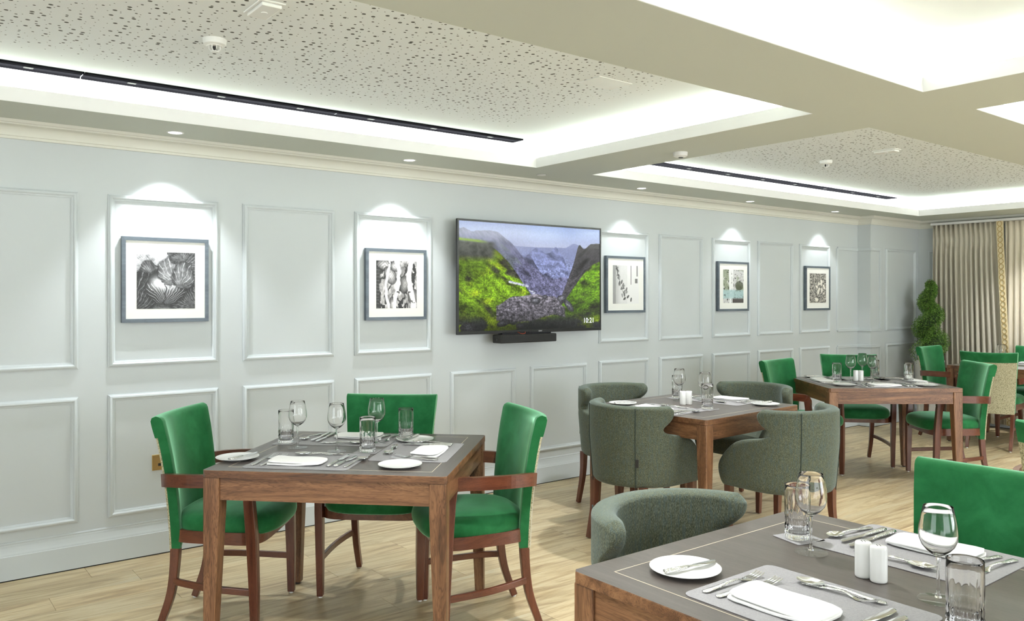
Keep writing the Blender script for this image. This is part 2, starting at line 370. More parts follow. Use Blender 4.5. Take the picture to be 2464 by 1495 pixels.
# panel mouldings on the long wall
mp = [(0, 0), (0, .007), (.004, .009), (.006, .013), (.012, .018), (.018, .019), (.024, .015), (.026, .010), (.030, .009), (.033, .005), (.036, .004), (.036, 0)]
def frame_rings(x0, x1, z0, z1, prof):
    return [[(x0+d, -h, z0+d) for d, h in prof], [(x1-d, -h, z0+d) for d, h in prof], [(x1-d, -h, z1-d) for d, h in prof], [(x0+d, -h, z1-d) for d, h in prof], [(x0+d, -h, z0+d) for d, h in prof]]
def moulding(parent, x0, x1, z0, z1, y, rz=0, ox=0, oy=0):
    m = MB(); m.loft(frame_rings(x0, x1, z0, z1, mp), True, False)
    return m.build('panel_moulding', M['moulding'], parent, (ox, y if not rz else oy, 0), rz, smooth=True, angle=35)
for i in range(-4, 3):
    x0 = .98+.7262*i; x1 = x0+.584
    moulding(WALL, x0, x1, 1.042, 1.970, WY); moulding(WALL, x0, x1, .238, .896, WY)
for x0, x1 in [(4.607, 5.190), (5.325, 5.908), (6.043, 6.612), (6.734, 7.324), (7.441, 7.997)]:
    moulding(WALL, x0, x1, 1.045, 1.962, WY); moulding(WALL, x0, x1, .240, .902, WY)
for x0, x1 in [(3.171, 3.752), (3.893, 4.474)]: moulding(WALL, x0, x1, .240, .896, WY)
# split moulding that turns the corner of the chimney breast
def c_moulding(parent, pts, name='panel_moulding'):
    m = MB()
    for a, b in zip(pts, pts[1:]):
        m.loft(tube([a, b], (.034, .016), up=(0, -1, 0)))
    return m.build(name, M['moulding'], parent, bevel=.004)
for z0, z1 in ((1.045, 1.96), (.24, .90)):
    c_moulding(WALL, [(BX, WY-.006, z1-.017), (8.15, WY-.006, z1-.017), (8.15, WY-.006, z0+.017), (BX, WY-.006, z0+.017)])
    c_moulding(BREAST, [(BX, BY-.006, z1-.017), (8.765, BY-.006, z1-.017), (8.765, BY-.006, z0+.017), (BX, BY-.006, z0+.017)])
    for z in (z0+.017, z1-.017):
        m = MB(); m.box(BX-.014, BX, BY-.013, WY, z-.017, z+.017); m.build('panel_moulding', M['moulding'], BREAST, bevel=.004)
    moulding(BREAST, 8.885, 9.565, z0, z1, BY)
    m = MB(); m.loft(frame_rings(0, .6, z0, z1, mp), True, False)
    m.build('panel_moulding', M['moulding'], WEND, (XE, 4.50, 0), -PI/2, smooth=True, angle=35)
# floor planks
PX0, PX1, PY0, PY1 = .0, XE, .45, WY
row = 0; y = 4.753; pw = .1905
while y > PY0:
    x = PX0-random.uniform(0, 1.1)
    if row == 2: x = .645-1.22
    while x < PX1-.02:
        a, b2 = max(x, PX0), min(x+1.22, PX1-.003)
        if b2-a > .05:
            m = MB(); L = (b2-a)/2
            m.box(-L+.0008, L-.0008, -pw/2+.0006, pw/2-.0006, -.003, 0)
            m.build('plank', M['plank'], FLOOR, ((a+b2)/2, y-pw/2, 0))
        x += 1.22
    y -= pw; row += 1
# wall sockets
def socket(x, z, label):
    t = empty('wall_socket', (x, WY, z), 0, label, 'socket')
    m = MB(); m.box(-.043, .043, -.007, 0, -.043, .043); m.build('plate', M['brass'], t, bevel=.002)
    for s in (-1, 1):
        m = MB(); m.box(s*.02-.008, s*.02+.008, -.010, -.006, .015, .03); m.build('rocker', M['brass'], t)
    m = MB(); m.box(-.012, .012, -.0085, -.006, -.02, -.005); m.build('outlet', M['dark'], t)
socket(1.245, .505, 'brass wall socket half hidden behind the leftmost green armchair')
t = empty('wall_socket', (9.40, BY, .505), 0, 'small brass wall socket on the far wall below the panel beside the potted tree', 'socket')
m = MB(); m.box(-.05, .05, -.007, 0, -.035, .035); m.build('plate', M['brass'], t, bevel=.002)
m = MB(); m.box(-.02, .02, -.010, -.006, -.01, .01); m.build('rocker', M['brass'], t)

# ------------------------------------------------------------------ green velvet armchair (sitter faces +y, right hand +x)
def outline(wf, wb, yf, yb, n=48, p=3.2):
    out = []
    for j in range(n):
        t = 2*PI*j/n; cx, sy = math.cos(t), math.sin(t)
        ux = math.copysign(abs(cx)**(2/p), cx); uy = math.copysign(abs(sy)**(2/p), sy)
        y = (yf+yb)/2+(yf-yb)/2*uy; w_ = wb+(wf-wb)*(y-yb)/(yf-yb); out.append((ux*w_, y))
    return out
def cushion(wf, wb, yf, yb, levels, n=48, p=3.2, dome=None):
    m = MB(); base = outline(wf, wb, yf, yb, n, p); cy = (yf+yb)/2; rings = []
    for s_, z in levels: rings.append([(x*s_, cy+(y-cy)*s_, z) for x, y in base])
    m.loft(rings); return m
BACKW = [(.33, .200), (.40, .203), (.55, .212), (.70, .220), (.82, .230), (.90, .236)]
def interp(tab, z):
    for (a, va), (b, vb) in zip(tab, tab[1:]):
        if z <= b: return va+(vb-va)*(z-a)/(b-a)
    return tab[-1][1]
BACKY = [(.33, -.205), (.42, -.207), (.50, -.211), (.60, -.219), (.70, -.231), (.80, -.248), (.90, -.270)]
def by(z): return interp(BACKY, z)
def curve_y(u): return .050*u*u
def back_sheet(prof, nu=20):
    """prof: closed loop of (dy from centre line, z) swept across the width; returns MB"""
    m = MB(); rings = []
    for k in range(nu+1):
        u = -1+2*k/nu; ring = []
        for dy, z in prof:
            e = 1-.0*abs(u); x = u*interp(BACKW, z)
            ring.append((x, by(z)+dy+curve_y(u)+(-.010 if abs(u) > .97 and dy > 0 else 0), z+.008*u*u*(z-.33)/.57))
        rings.append(ring)
    m.loft(rings); return m
def make_armchair():
    r = empty('dining_armchair')
    # seat
    lv = [(.90, .405), (.97, .412), (1.0, .435), (1.0, .455), (.975, .477), (.90, .493), (.75, .504), (.5, .511), (.2, .514)]
    cushion(.262, .215, .272, -.200, lv).build('seat', M['velvet'], r, smooth=True, sub=1)
    # rail
    m = MB(); o1 = outline(.262, .206, .225, -.200, 48, 5); o0 = outline(.232, .180, .197, -.172, 48, 5)
    m.loft([[(x, y, .375) for x, y in o1], [(x, y, .428) for x, y in o1], [(x, y, .428) for x, y in o0], [(x, y, .375) for x, y in o0], [(x, y, .375) for x, y in o1]], True, False)
    m.build('seat_rail', M['mahogX'], r, smooth=True, angle=30)
    # back
    zs = [.345, .38, .42, .5, .58, .66, .74, .81, .86, .885]
    front = [(.026-.004*(k == 0), z) for k, z in enumerate(zs)]
    top = [(.022, .897), (.010, .904), (-.010, .906), (-.028, .899), (-.036, .885), (-.037, .86), (-.036, .835), (-.035, .815), (-.028, .812), (-.022, .816)]
    back = [(-.022, z) for z in (.80, .74, .66, .58, .5, .42, .38, .345)]
    back_sheet(front+top+back).build('backrest', M['velvet'], r, smooth=True, angle=50)
    pr = [(-.023, z) for z in (.34, .42, .5, .58, .66, .74, .815)]+[(-.031, z) for z in (.815, .74, .66, .58, .5, .42, .34)]
    m = back_sheet(pr); m.build('back_panel', M['weave'], r, smooth=True, angle=50)['label'] = 'cream woven outer back'
    for s in (-1, 1):
        # front leg runs up to carry the arm
        P = [(s*.250, .200, .007), (s*.252, .198, .2), (s*.256, .192, .40), (s*.262, .180, .58), (s*.262, .172, .632)]
        m = MB(); m.loft(tube(P, [(.028, .032), (.034, .040), (.038, .046), (.036, .044), (.034, .044)], up=(0, 1, 0)))
        lg = m.build('leg', M['mahog'], r, bevel=.004)
        m = MB(); m.cyl(s*.250, .200, 0, .008, .009); m.build('glide', M['white'], lg)
        P = bez([(s*.184, -.168, .42), (s*.183, -.168, .30), (s*.180, -.188, .15), (s*.176, -.238, .007)], 5)
        m = MB(); m.loft(tube(P, [(.036-.008*q/15, .042-.012*q/15) for q in range(len(P))], up=(0, 1, 0)))
        lg = m.build('leg', M['mahog'], r, bevel=.004)
        m = MB(); m.cyl(s*.176, -.238, 0, .008, .009); m.build('glide', M['white'], lg)
        P = bez([(s*.232, -.196, .645), (s*.258, -.16, .650), (s*.285, -.07, .654), (s*.286, .04, .655), (s*.272, .13, .655), (s*.265, .162, .650), (s*.262, .176, .634), (s*.262, .178, .60)], 5)
        n = len(P); m = MB(); sec = []
        rings = []
        for i, p in enumerate(P):
            t = (P[min(i+1, n-1)]-P[max(i-1, 0)]).normalized(); side = Vector((t.y, -t.x, 0))
            side = side.normalized() if side.length > .3 else Vector((1, 0, 0))*s*-1 if False else Vector((1, 0, 0))
            if side.x < 0: side = -side
            u = side.cross(t).normalized()
            if u.z < 0 or (abs(u.z) < .1 and u.y < 0): u = -u
            h = .054 if i < n-8 else .044; wd = .024 if i < n-10 else .032
            rings.append([p+side*a*wd/2+u*b*h/2 for a, b in ((-1, -1), (1, -1), (1, 1), (-1, 1))])
        m.loft(rings); m.build('arm', M['mahogX'], r, bevel=.003)
        P = bez([(s*.183, -.185, .205), (s*.212, -.11, .20), (s*.240, .02, .19), (s*.250, .185, .18)], 6)
        m = MB(); m.loft(tube(P, (.017, .028))); m.build('stretcher', M['mahogX'], r, bevel=.003)
    return r
ARM = make_armchair(); first = [True]
def armchair(x, y, deg, label, group):
    o = ARM if first[0] else copy_tree(ARM); first[0] = False
    o.location = (x, y, 0); o.rotation_euler = (0, 0, math.radians(deg-90)); tag(o, label, 'chair', group); return o
G1 = 'green velvet armchairs round the front left table'; G3 = 'green velvet armchairs round the middle-distance table'; G5 = 'green velvet armchairs round the far table by the curtains'
KX, KY = 3.98, 1.16
armchair(1.262, 3.680, -40, 'green velvet armchair at far left, left of the front left table, facing right', G1)
armchair(2.107, 2.965, 160, 'green velvet armchair on the right of the front left table, seen from its side', G1)
armchair(1.978, 3.580, 228, 'green velvet armchair behind the front left table, facing the camera under the television', G1)
armchair(2.385, 1.015, 180, 'large green velvet armchair at right edge behind the big foreground table', None)
armchair(5.803, 3.686, -85, 'green velvet armchair left of the middle-distance table, back showing above a tub chair', G3)
armchair(6.63, 3.715, 223, 'green velvet armchair behind the middle-distance table, facing the camera', G3)
armchair(6.60, 2.93, 138, 'green velvet armchair right of the middle-distance table, arm and side toward camera', G3)
armchair(8.37, 3.30, 12, 'green armchair seen from behind with cream woven back, at the far table', G5)
armchair(8.62, 3.79, -90, 'green velvet armchair in front of the spiral topiary, at the far table', G5)
armchair(9.18, 3.25, 180, 'green armchair cut by the right edge, beyond the far table by the curtain', G5)
armchair(KX, KY, 3, 'green armchair back with cream panel cut off at the right edge of the frame', None)

# ------------------------------------------------------------------ tweed tub chair (sitter faces +y)
def shell_pt(s_, z, R):
    """plan position of the U at signed arc length s_, returns point and outward normal"""
    q = PI/2*R; a = abs(s_); sg = 1 if s_ > 0 else -1
    if a <= q: t = a/R; return Vector((sg*R*math.sin(t), -R*math.cos(t), z)), Vector((sg*math.sin(t), -math.cos(t), 0))
    return Vector((sg*(R-.02*(a-q)), a-q, z)), Vector((sg, 0, 0))
ROWS = [(.350, .215), (.400, .238), (.450, .245), (.490, .236), (.540, .195), (.585, .150), (.618, .105), (.638, .045), (.650, -.055), (.662, -.100), (.680, -.118), (.698, -.102), (.714, -.078), (.730, -.058), (.750, -.042), (.775, -.036), (.790, -.042), (.803, -.062)]
def make_tub():
    r = empty('tub_chair'); R0 = .300; T = .072; ns = 44; m = MB()
    def ext(yf, R): return PI/2*R+yf if yf > 0 else R*(PI/2+math.asin(max(-.99, yf/R)))
    grid_o, grid_i = [], []
    for z, yf in ROWS:
        R = R0-.022*max(0, (.62-z))/.27
        E_ = ext(yf, R); ro, ri = [], []
        for k in range(ns+1):
            s_ = -E_+2*E_*k/ns; p, n = shell_pt(s_, z, R)
            edge = min(1, (E_-abs(s_))/.05); top = 1 if z < .78 else .6
            th = T*(.72+.28*edge); ro.append(p-n*(.006*(1-edge))); ri.append(p-n*th)
        grid_o.append(ro); grid_i.append(ri)
    # crown
    crown_o = [p+Vector((0, 0, .012))-((p*1).normalized()*0) for p in grid_o[-1]]
    mid = [(a+b)/2+Vector((0, 0, .012)) for a, b in zip(grid_o[-1], grid_i[-1])]
    v = []; f = []; nr = len(ROWS)
    for gr in (grid_o, grid_i):
        for rr in gr: v += rr
    v += mid; w_ = ns+1
    O = lambda i, k: i*w_+k
    I = lambda i, k: (nr+i)*w_+k
    C = lambda k: 2*nr*w_+k
    for i in range(nr-1):
        for k in range(ns):
            f.append((O(i, k), O(i, k+1), O(i+1, k+1), O(i+1, k))); f.append((I(i, k), I(i+1, k), I(i+1, k+1), I(i, k+1)))
        f.append((O(i, 0), O(i+1, 0), I(i+1, 0), I(i, 0))); f.append((O(i, ns), I(i, ns), I(i+1, ns), O(i+1, ns)))
    for k in range(ns):
        f.append((O(0, k), I(0, k), I(0, k+1), O(0, k+1)))
        f.append((O(nr-1, k), O(nr-1, k+1), C(k+1), C(k))); f.append((I(nr-1, k), C(k), C(k+1), I(nr-1, k+1)))
    f.append((O(nr-1, 0), C(0), I(nr-1, 0))); f.append((O(nr-1, ns), I(nr-1, ns), C(ns)))
    m.add(v, f); m.build('back_shell', M['tweed'], r, smooth=True, sub=1)
    # seams with a tag on the right one
    for a in (-36, 36):
        P = []
        for z, yf in ROWS:
            R = R0-.022*max(0, (.62-z))/.27+.0012; t = math.radians(a); P.append((R*math.sin(t), -R*math.cos(t), z))
        m = MB(); m.loft(rtube(P, .0022, 6)); sm = m.build('seam', M['seam'], r, smooth=True)
        if a > 0:
            m = MB(); c_, s2 = math.cos(math.radians(a)), math.sin(math.radians(a)); x0, y0 = .290*s2, -.290*c_
            P = [(x0, y0, .475), (x0, y0, .52)]
            n = Vector((s2, -c_, 0)); m.loft([[Vector(p)+n*(.0035+e)+Vector((c_, s2, 0))*q for q, e in ((0, -.001), (.018, -.001), (.018, .001), (0, .001))] for p in P])
            m.build('fabric_tag', M['black'], r)
    lv = [(.93, .345), (.96, .36), (.98, .42), (.98, .455), (.93, .475), (.8, .487), (.5, .494), (.2, .496)]
    cushion(.222, .215, .262, -.205, lv, p=3.6).build('seat', M['tweed'], r, smooth=True, sub=1)
    for s in (-1, 1):
        m = MB(); m.loft(tube([(s*.225, .195, .36), (s*.222, .20, 0.004)], [(.042, .042), (.028, .028)], up=(0, 1, 0)))
        m.build('leg', M['mahog'], r, bevel=.003)
        P = bez([(s*.185, -.185, .36), (s*.19, -.19, .2), (s*.20, -.225, .004)], 4)
        m = MB(); m.loft(tube(P, [(.038-.012*q/8, .042-.014*q/8) for q in range(len(P))], up=(0, 1, 0))); m.build('leg', M['mahog'], r, bevel=.003)
    return r
TUB = make_tub(); firstt = [True]
def tub(x, y, deg, label):
    o = TUB if firstt[0] else copy_tree(TUB); firstt[0] = False
    o.location = (x, y, 0); o.rotation_euler = (0, 0, math.radians(deg-90)); tag(o, label, 'chair', 'grey-green tweed tub chairs'); return o
tub(3.545, 3.32, 2, 'grey-green tweed tub chair in front left of the middle table, tag on its back seam')
tub(4.05, 2.70, 88, 'grey-green tweed tub chair in front right of the middle table, seen from behind')
tub(4.02, 3.93, -92, 'grey-green tweed tub chair at back left of the middle table, against the panelled wall')
tub(4.76, 3.455, 182, 'tweed tub chair at back right of the middle table, facing the camera')
tub(1.85, 1.515, -91, 'tweed tub chair in the foreground tucked behind the big lower right table')

# ------------------------------------------------------------------ tables
def table(cx, cy, deg, W_, D_, label):
    r = empty('dining_table', (cx, cy, 0), math.radians(deg), label, 'table', 'square walnut dining tables')
    hx, hy = W_/2, D_/2; c = .012; H_ = .75
    pl = [(-hx+c, -hy), (hx-c, -hy), (hx, -hy+c), (hx, hy-c), (hx-c, hy), (-hx+c, hy), (-hx, hy-c), (-hx, -hy+c)]
    m = MB(); m.loft([[(x, y, H_-.028) for x, y in pl], [(x, y, H_-.002) for x, y in pl], [(x*.998, y*.998, H_) for x, y in pl]], cap=False)
    m.add([(x, y, H_-.028) for x, y in pl], [tuple(range(7, -1, -1))]); m.add([(x*.998, y*.998, H_) for x, y in pl], [tuple(range(8))], 1)
    m.build('tabletop', [M['walnutX'], M['top']], r)
    e = .072; t_ = .0022
    for q, (x0, x1, y0, y1) in enumerate([(-hx+e, hx-e, -hy+e, -hy+e+t_), (-hx+e, hx-e, hy-e-t_, hy-e), (-hx+e, -hx+e+t_, -hy+e, hy-e), (hx-e-t_, hx-e, -hy+e, hy-e)]):
        m = MB(); m.box(x0, x1, y0, y1, H_-.0005, H_+.0004); m.build('inlay_strip', M['inlay'], r)
    L = .066
    for q in range(4):
        vert = q % 2; ln = (hy if vert else hx)-L-.001
        m = MB(); m.box(-ln, ln, -.011, .011, .634, H_-.0285)
        px, py = [(0, -hy+.022), (hx-.022, 0), (0, hy-.022), (-hx+.022, 0)][q]
        m.build('apron', M['walnutX'], r, (px, py, 0), PI/2 if vert else 0)
    for sx in (-1, 1):
        for sy in (-1, 1):
            x, y = sx*(hx-.003), sy*(hy-.003); rings = []
            for z, wd in ((.008, .042), (.60, L), (H_-.0285, L)):
                rings.append([(x, y, z), (x-sx*wd, y, z), (x-sx*wd, y-sy*wd, z), (x, y-sy*wd, z)])
            m = MB(); m.loft(rings); lg = m.build('leg', M['walnutZ'], r, bevel=.004)
            m = MB(); m.cyl(x-sx*.021, y-sy*.021, 0, .0085, .016); m.build('glide', M['black'], lg)
    return r
T1 = (1.665, 3.215, -45, .965, .93); T2 = (4.01, 3.305, 3.5, .965, .87); T3 = (6.17, 3.33, -38, .985, .88); T4 = (1.820, 1.018, 0, .945, .94); T5 = (8.775, 3.255, 0, .89, .92)
table(*T1, 'walnut dining table at front left, laid for three, ringed by three green armchairs')
table(*T2, 'walnut dining table in the middle, surrounded by four tweed tub chairs')
table(*T3, 'walnut dining table in the right middle distance with green velvet armchairs')
table(*T4, 'large walnut dining table in the lower right foreground, dark top with pale inlay line')
table(*T5, 'farthest walnut table at right, in front of the curtains')

# ------------------------------------------------------------------ tableware prototypes (local origin on the table surface)
def strip(m, st, n=8):
    m.loft([[(x*hw if False else hw*math.cos(2*PI*k/n)+cx, y, z+th*math.sin(2*PI*k/n)) for k in range(n)] for (y, hw, z, th, cx, x) in st])
def stn(y, hw, z, th, cx=0): return (y, hw, z, th, cx, 1)
def handle(L_, z1=.004):
    m = MB(); st = [stn(0, .003, .0022, .0012), stn(.003, .0085, .0024, .0019), stn(.012, .0095, .0028, .002), stn(.05, .0068, .0045, .0022), stn(.09, .0042, .0085, .0022), stn(L_-.012, .003, .0085, .0022), stn(L_, .003, .006, .002)]
    strip(m, st); return m
def P_fork(name, L_=.20):
    r = empty(name); hl = L_*.62; handle(hl).build('handle', M['hammer'], r, smooth=True)
    m = MB(); strip(m, [stn(hl-.002, .003, .006, .002), stn(hl+.010, .0065, .0035, .0013), stn(hl+.022, .0125, .0018, .0009), stn(hl+.032, .0130, .0020, .0009)])
    for k in range(4):
        x = -.0105+.007*k; z0 = .0022
        m.loft([[(x-.0017, y, z-.0006), (x+.0017, y, z-.0006), (x+.0017, y, z+.0006), (x-.0017, y, z+.0006)] for y, z in ((hl+.030, .0022), (hl+.045, .0035), (L_-.008, .0075), (L_, .0105))])
    m.build('fork_head', M['steel'], r, smooth=True, angle=40); return r
def P_spoon(name, L_=.20, bw=.020, bl=.033):
    r = empty(name); hl = L_-2*bl+.004; handle(hl).build('handle', M['hammer'], r, smooth=True)
    m = MB(); n = 20; rings = []
    for q in (1, .9, .7, .45, .2): rings.append([(bw*q*math.cos(2*PI*k/n)*(1-.12*math.sin(2*PI*k/n)), hl-.002+bl+bl*q*math.sin(2*PI*k/n), .0088-.0075*(1-q*q)) for k in range(n)])
    for q in (.2, .45, .7, .9, 1): rings.append([(bw*q*math.cos(2*PI*k/n)*(1-.12*math.sin(2*PI*k/n))*1.01, hl-.002+bl+bl*q*math.sin(2*PI*k/n), .0078-.0075*(1-q*q)) for k in range(n)])
    rings.append(rings[0]); m.loft(rings, True, False); b = len(m.v)
    m.f.append(tuple(4*n+k for k in range(n))); m.m.append(0); m.f.append(tuple(5*n+n-1-k for k in range(n))); m.m.append(0)
    m.build('spoon_bowl', M['steel'], r, smooth=True, angle=60); return r
def P_knife(name, L_=.23):
    r = empty(name); hl = L_*.46; m = MB()
    strip(m, [stn(0, .003, .006, .003), stn(.003, .0085, .006, .0052), stn(.02, .009, .006, .0055), stn(hl-.01, .0062, .006, .0045), stn(hl, .0048, .006, .0035)])
    m.build('handle', M['hammer'], r, smooth=True)
    m = MB(); strip(m, [stn(hl-.001, .0045, .006, .0028), stn(hl+.012, .0055, .006, .0016, .001), stn(hl+.02, .0095, .006, .0011, .003), stn(L_-.04, .0105, .006, .0009, .004), stn(L_-.012, .0085, .006, .0008, .003), stn(L_-.003, .0045, .006, .0006, 0), stn(L_, .001, .006, .0004, -.003)], 8)
    m.build('blade', M['steel'], r, smooth=True, angle=60); return r
def P_plate(name):
    r = empty(name); m = MB(); pr = [(.0001, .0075), (.055, .0075), (.072, .009), (.085, .0125), (.0865, .0125), (.0865, .0115), (.074, .006), (.060, .0035), (.055, 0), (.048, 0), (.047, .003), (.0001, .003)]
    m.lathe(pr, 48); m.build('dish', M['china'], r, smooth=True, angle=50); return r
def P_glass():
    r = empty('wine_glass')
    out = [(.0045, .096), (.012, .101), (.024, .110), (.034, .122), (.0393, .136), (.0400, .148), (.0385, .165), (.0345, .188), (.0305, .207)]
    inn = [(max(.0002, a-.0012), z+.0018) for a, z in out]; inn[0] = (.0002, .1035); inn[1] = (.010, .1045); inn[-1] = (.0297, .2072)
    m = MB(); m.lathe([(.0002, .0955)]+out+[(.0301, .2078)]+inn[::-1], 40); m.build('bowl', M['glass'], r, smooth=True)
    m = MB(); m.lathe([(.0002, .0065), (.0075, .0065), (.0045, .014), (.0036, .03), (.0034, .06), (.0038, .085), (.0047, .0953), (.0002, .0953)], 20); m.build('stem', M['glass'], r, smooth=True, angle=50)
    m = MB(); m.lathe([(.0002, .0003), (.040, .0003), (.0425, .0010), (.0425, .0018), (.038, .0028), (.020, .0040), (.009, .0062), (.0002, .0063)], 40); m.build('foot', M['foot'], r, smooth=True, angle=50)
    return r
def P_tumbler():
    n = 96; m = MB(); rings = []
    zs = [0, .002, .006, .011, .013, .018, .023, .025, .031, .036, .038, .046, .054, .058, .066, .08, .09, .11, .13, .145, .148]
    for z in zs:
        ring = []
        for k in range(n):
            a = 2*PI*k/n; r_ = .0345
            flute = .5+.5*math.cos(a*16)
            if z < .062: r_ -= .0020*(1-flute**.5)+(.0014 if z in (.013, .025, .038, .058) else 0)
            elif z < .10: r_ -= .0014*(1-flute**.5)*(1 if (int(a*16/2/PI) % 2 == 0 or z < .08) else .2)
            if z == 0: r_ = .031
            ring.append((r_*math.cos(a), r_*math.sin(a), z))
        rings.append(ring)
    for r_, z in ((.0338, .1488), (.0330, .148), (.0325, .13), (.0318, .06), (.0312, .022), (.029, .017), (.015, .016), (.001, .016)):
        rings.append([(r_*math.cos(2*PI*k/n), r_*math.sin(2*PI*k/n), z) for k in range(n)])
    m.loft(rings); return m.build('tumbler', M['cut'], None, smooth=True, angle=70)
def P_shaker():
    r = empty('shaker'); m = MB(); m.lathe([(.0001, 0), (.0175, 0), (.0192, .002), (.0195, .006), (.0195, .078), (.0185, .0825), (.016, .0845), (.0001, .085)], 32); m.build('body', M['china'], r, smooth=True, angle=50)
    m = MB()
    for a in range(4): m.cyl(.005*math.cos(a*PI/2), .005*math.sin(a*PI/2), .0848, .0856, .0011, n=8)
    m.build('pour_hole', M['dark'], r); return r
def P_napkin():
    r = empty('folded_napkin'); m = MB()
    def layer(x0, x1, y0, y1, z, th, seed, rr=.03):
        n = 14; nn = 8; rnd = random.Random(seed); g_ = []
        for side in (0, 1):
            for i in range(n+1):
                row_ = []
                for j in range(nn+1):
                    u, v_ = i/n, j/nn; x = x0+(x1-x0)*u; y = y0+(y1-y0)*v_
                    ex = min(u, 1-u)*(x1-x0); ey = min(v_, 1-v_)*(y1-y0)
                    if ex < rr and ey < rr:
                        k_ = .25*(1-ex/rr)*(1-ey/rr)*rr; x += k_*(1 if u < .5 else -1); y += k_*(1 if v_ < .5 else -1)
                    zz = z+.0012*math.sin(9*u+seed)*math.cos(5*v_+seed)+(.004*(u if seed % 2 else 1-u)**3)
                    row_.append((x, y, zz+(th if side else 0)))
                g_.append(row_)
        w2 = nn+1; vv = [p for q in g_ for p in q]; ff = []; o2 = (n+1)*w2
        for i in range(n):
            for j in range(nn):
                a = i*w2+j; ff.append((a, a+w2, a+w2+1, a+1)); ff.append((o2+a, o2+a+1, o2+a+w2+1, o2+a+w2))
        bd = [i*w2 for i in range(n+1)]+[n*w2+j for j in range(1, nn+1)]+[i*w2+nn for i in range(n-1, -1, -1)]+[j for j in range(nn-1, 0, -1)]
        for a, b in zip(bd, bd[1:]+bd[:1]): ff.append((a, b, b+o2, a+o2))
        m.add(vv, ff)
    layer(-.115, .112, -.062, .060, .001, .006, 3); layer(-.112, .108, -.058, .063, .0085, .005, 8)
    m.build('folded_cloth', M['linen'], r, smooth=True, angle=60, bevel=.0015); return r
def rrect(w_, d_, r_, n=6):
    out = []
    for cx, cy, a0 in ((w_-r_, d_-r_, 0), (-w_+r_, d_-r_, 90), (-w_+r_, -d_+r_, 180), (w_-r_, -d_+r_, 270)):
        for k in range(n+1): a = math.radians(a0+90*k/n); out.append((cx+r_*math.cos(a), cy+r_*math.sin(a)))
    return out
def P_mat(name, w_, d_, r_):
    m = MB(); o = rrect(w_/2, d_/2, r_); m.loft([[(x, y, 0) for x, y in o], [(x, y, .0018) for x, y in o]]); return m.build(name, M['leather'], None, bevel=.0005)
PROTO = {'fork': P_fork('fork'), 'dfork': P_fork('dessert_fork', .18), 'soup': P_spoon('soup_spoon', .19, .021, .030), 'dspoon': P_spoon('dessert_spoon', .205, .021, .034), 'knife': P_knife('dinner_knife'), 'starter_knife': P_knife('starter_knife', .21),
         'butter': P_knife('butter_knife', .17), 'plate': P_plate('side_plate'), 'wine': P_glass(), 'tumbler': P_tumbler(), 'shaker': P_shaker(), 'napkin': P_napkin(), 'mat': P_mat('placemat', .43, .33, .022), 'coaster': P_mat('coaster', .10, .10, .004)}
CAT = {'fork': 'fork', 'dfork': 'fork', 'soup': 'spoon', 'dspoon': 'spoon', 'knife': 'knife', 'starter_knife': 'knife', 'butter': 'knife', 'plate': 'plate', 'wine': 'wine glass', 'tumbler': 'glass', 'shaker': 'shaker', 'napkin': 'napkin', 'mat': 'placemat', 'coaster': 'coaster'}
GRP = {'fork': 'dinner forks', 'dfork': 'dessert forks', 'soup': 'soup spoons', 'dspoon': 'dessert spoons', 'knife': 'dinner knives', 'starter_knife': 'starter knives', 'butter': 'butter knives', 'plate': 'white side plates', 'wine': 'stemmed wine glasses', 'tumbler': 'cut glass tumblers', 'shaker': 'salt and pepper shakers', 'napkin': 'folded white napkins', 'mat': 'grey placemats', 'coaster': 'grey coasters'}
usedp = set()
def put(kind, tb, x, y, rz, label, z=0, tilt=None):
    """place at table-local x, y"""
    o = copy_tree(PROTO[kind]) if kind in usedp else PROTO[kind]; usedp.add(kind)
    a = math.radians(tb[2]); X = tb[0]+x*math.cos(a)-y*math.sin(a); Y = tb[1]+x*math.sin(a)+y*math.cos(a)
    o.location = (X, Y, .7504+z); o.rotation_euler = (tilt[0] if tilt else 0, tilt[1] if tilt else 0, a+math.radians(rz)); tag(o, label, CAT[kind], GRP[kind]); return o
def sput(kind, tb, side, x, y, rz, label, z=0, tilt=None):
    """place in the diner's frame: side = (origin x, origin y, facing angle in table frame); +y toward the table centre, +x diner's right"""
    ox, oy, fa = side; t = math.radians(fa); lx = ox+x*math.sin(t)+y*math.cos(t); ly = oy-x*math.cos(t)+y*math.sin(t)
    return put(kind, tb, lx, ly, fa-90+rz, label, z, tilt)
